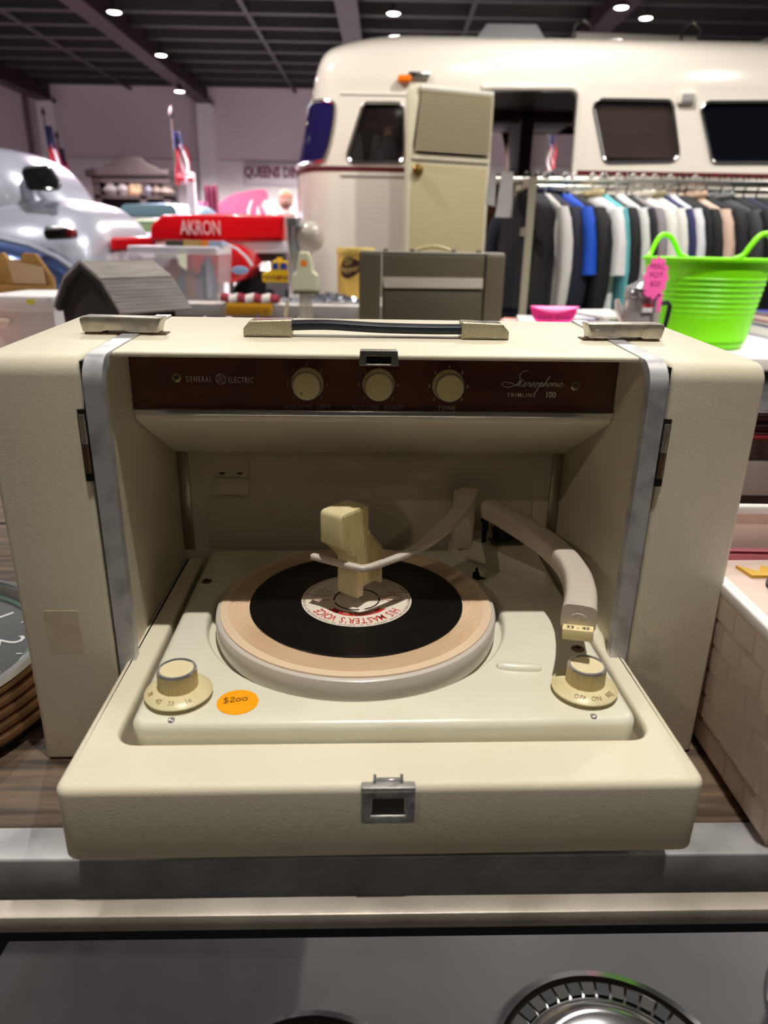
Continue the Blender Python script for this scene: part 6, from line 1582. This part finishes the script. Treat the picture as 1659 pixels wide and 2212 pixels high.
# --- flags
def flag(px_, py0, py1, Y, wpx, lab, seed):
    a, c = at(px_, py0, Y), at(px_, py1, Y)
    F = thing('draped_flag', lab, 'flag', (a.x, Y, 0), 0, 'flags on poles')
    MB().cyl((0, 0, 0), (0, 0, a.z+0.18), 0.012, n=8).build('flag_pole', M('pole_brass', (52, 46, 42), 0.6, 0.0), F)
    MB().lathe([(0, -0.05), (0.03, -0.03), (0.035, 0), (0.02, 0.04), (0, 0.08)], 12, (0, 0, a.z+0.2)).build('finial', M('pole_brass'), F)
    wd = wpx/FPX*Y; H = a.z-c.z
    N = 7
    for k in range(N):
        def fn(u, v, k=k):
            z = a.z-H*(0.30 if True else 0)-H*0.70*v
            s_ = (k+u)/N
            return (0.02+s_*wd*(0.75+0.5*v)+0.02*math.sin(6*v+k), -0.05*math.sin(s_*17+seed), z+0.05*s_)
        MB().grid(fn, 4, 12).build('stripe', M('flag_red', (176, 40, 60), 0.8) if k % 2 == 0 else M('flag_white', (222, 212, 218), 0.8), F)
    def fc_(u, v): return (0.015+u*wd*(0.55+0.25*v), -0.05*math.sin(u*17+seed)-0.004, a.z-H*0.34*v)
    cn = MB().grid(fc_, 20, 10).build('blue_canton', M('flag_blue', (58, 66, 104), 0.8), F)
    b = MB()
    for i in range(3):
        for j in range(5):
            p = Vector(fc_((i+0.5)/3, (j+0.5)/5)); r_ = wd*0.07
            b.add([p+Vector((r_*math.cos(2*PI*k/10+PI/2)*(1 if k % 2 == 0 else 0.45), -0.012, r_*math.sin(2*PI*k/10+PI/2)*(1 if k % 2 == 0 else 0.45))) for k in range(10)], [tuple(range(10))])
    o = b.build('stars', M('flag_white'), cn, fix=False); o['kind'] = 'stuff'
flag(373, 284, 402, 9.5, 24, 'flag with stars and stripes on a pole between cabinet and white post', 1)
flag(97, 272, 415, 13.0, 18, 'flag with stars and stripes behind the silver car roof', 2)
flag(126, 320, 425, 14.0, 14, 'shorter draped flag right of the flag behind the silver car', 3)
flag(1184, 292, 372, 11.0, 14, 'flag seen through the motorhome doorway', 4)
# --- white post with red bow
a, c = at(401, 372, 8.2), at(428, 462, 8.2)
WP = thing('white_post', 'white display post with red bow near its top', 'post', ((a.x+c.x)/2, 8.2, 0))
hw_ = (c.x-a.x)/2*0.75
MB().box((-hw_, -hw_, 0), (hw_, hw_, a.z), 0.01).build('post_shaft', M('post_white', (226, 222, 230), 0.5), WP)
MB().box((-hw_*1.3, -hw_*1.3, 0), (hw_*1.3, hw_*1.3, c.z-0.05), 0.01).build('post_base', M('post_white'), WP)
zb_ = at(404, 385, 8.2).z
for s_ in (-1, 1): MB().loft([[(0.01*s_-hw_, -hw_-0.02, zb_-0.01), (0.01*s_-hw_, -hw_-0.04, zb_), (0.01*s_-hw_, -hw_-0.02, zb_+0.01)], [(s_*0.08-hw_, -hw_-0.01, zb_-0.05), (s_*0.08-hw_, -hw_-0.07, zb_), (s_*0.08-hw_, -hw_-0.01, zb_+0.05)]]).build('bow_loop', M('bow_red', (200, 30, 50), 0.6), WP)
# --- wall poster
a, c = at(526, 352, HY1-0.05), at(672, 402, HY1-0.05)
PO = tag(MB().box((a.x, HY1-0.05, c.z), (c.x, HY1, a.z), 0.006).build('wall_banner', M('banner_white', (206, 196, 204), 0.6)), 'white framed banner with maroon lettering on the far wall', 'banner')
MB().box((a.x+0.05, HY1-0.058, c.z+0.05), (c.x-0.05, HY1-0.05, a.z-0.05)).build('banner_field', M('banner_field', (216, 206, 214), 0.6), PO)
MB().text('QUEENS DINER', 0.27, T(((a.x+c.x)/2, HY1-0.062, (a.z+c.z)/2-0.05)) @ R(90, 'X'), 0.003, 'CENTER', 0.72, 1.0, 0.012).build('banner_lettering', M('banner_maroon', (112, 48, 86), 0.6), PO)
# --- pink board, drapes, antlers, dolls
pk_ = M('board_pink', (138, 50, 78), 0.6)
pts = rpoly([(at(x, y, 12.0).x, at(x, y, 12.0).z) for x, y in ((476, 470), (470, 440), (500, 420), (545, 411), (575, 408), (580, 428), (560, 440), (580, 470))], [0.05, 0.25, 0.3, 0.3, 0.15, 0.15, 0.05, 0.05], 5)
pts = [p for p in pts]
PB = thing('pink_board', 'curved pink display board below the wall banner', 'board', (0, 0, 0))
MB().prism(pts, 12.0, 12.06, XZ).build('board_face', pk_, PB)
for x in (490, 565): q = at(x, 460, 12.03); MB().box((q.x-0.04, 12.06, 0), (q.x+0.04, 12.12, q.z)).build('board_leg', dw_, PB)
for k, (x, rgb) in enumerate(((455, (96, 34, 58)), (436, (170, 104, 136)))):
    q = at(x, 400 if k == 0 else 436, 11.0); zt2 = q.z
    b = MB()
    def fn(u, v): return (q.x-0.10+0.2*u, 11.0+0.04*math.sin(u*19), zt2*(1-v))
    b.grid(fn, 24, 2)
    tag(b.build('hanging_drape', M('drape_%d' % k, rgb, 0.7)), ('dark plum drape hanging right of the white post', 'pale pink drape low beside the white post')[k], 'drape')
# table for the far clutter
fold_table('folding_table', 'far white folding table in front of the pink board', at(470, 470, 10.5).x, at(620, 470, 10.5).x, 10.2, 10.9)
q = at(558, 470, 10.4)
AN = thing('white_antlers', 'pair of white antlers standing among the far clutter', 'antlers', (q.x, 10.45, TBZ))
ztip = at(558, 432, 10.45).z-TBZ
am = M('bone_white', (160, 154, 148), 0.5)
for s_ in (-1, 1):
    ant = MB().tube(catmull([(0.02*s_, 0, 0), (0.10*s_, 0, ztip*0.45), (0.14*s_, 0, ztip*0.8), (0.08*s_, 0, ztip)], 5), [0.04-0.002*k for k in range(16)], 8).build('antler', am, AN)
    MB().tube([(0.10*s_, 0, ztip*0.45), (0.02*s_, -0.03, ztip*0.7), (0.0, -0.03, ztip*0.9)], [0.03, 0.022, 0.01], 8).build('tine', am, ant)
q = at(604, 470, 9.8)
DL = thing('doll_figure', 'pale pink doll figure beside the motorhome nose', 'doll', (q.x, 10.4, TBZ))
zt2 = at(604, 412, 10.4).z-TBZ
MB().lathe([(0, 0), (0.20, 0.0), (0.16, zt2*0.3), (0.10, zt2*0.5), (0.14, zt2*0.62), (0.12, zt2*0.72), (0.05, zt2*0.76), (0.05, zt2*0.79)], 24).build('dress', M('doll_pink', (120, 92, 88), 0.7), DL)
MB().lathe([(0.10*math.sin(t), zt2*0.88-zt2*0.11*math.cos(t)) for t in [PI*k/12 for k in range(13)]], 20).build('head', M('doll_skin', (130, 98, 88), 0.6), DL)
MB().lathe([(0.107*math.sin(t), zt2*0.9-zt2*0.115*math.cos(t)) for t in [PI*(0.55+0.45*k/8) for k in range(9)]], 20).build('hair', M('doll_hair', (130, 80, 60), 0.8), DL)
q = at(520, 470, 10.5)
tag(MB().loft([[(q.x-0.3, 10.45, TBZ), (q.x+0.25, 10.45, TBZ), (q.x+0.25, 10.75, TBZ), (q.x-0.3, 10.75, TBZ)], [(q.x-0.25, 10.5, TBZ+0.25), (q.x+0.2, 10.5, TBZ+0.3), (q.x+0.2, 10.7, TBZ+0.3), (q.x-0.25, 10.7, TBZ+0.25)]]).build('leather_bag', M('bag_brown', (92, 62, 44), 0.6)), 'brown leather bag in front of the pink board', 'bag')
# brown cupboard beside the flags
q0, q1 = at(140, 400, 13.2), at(178, 430, 13.2)
tag(MB().rprism(rpoly([(q0.x, 0), (q1.x, 0), (q1.x, q0.z-0.05), (q1.x-0.1, q0.z+0.1), (q0.x, q0.z)], [0, 0, 0.05, 0.1, 0.05], 3), 13.0, 13.4, 0.02, 0.02, XZ).build('brass_horn_case', M('horn_brown', (134, 92, 46), 0.5)), 'golden brown case between the flags and the carved cabinet', 'case')
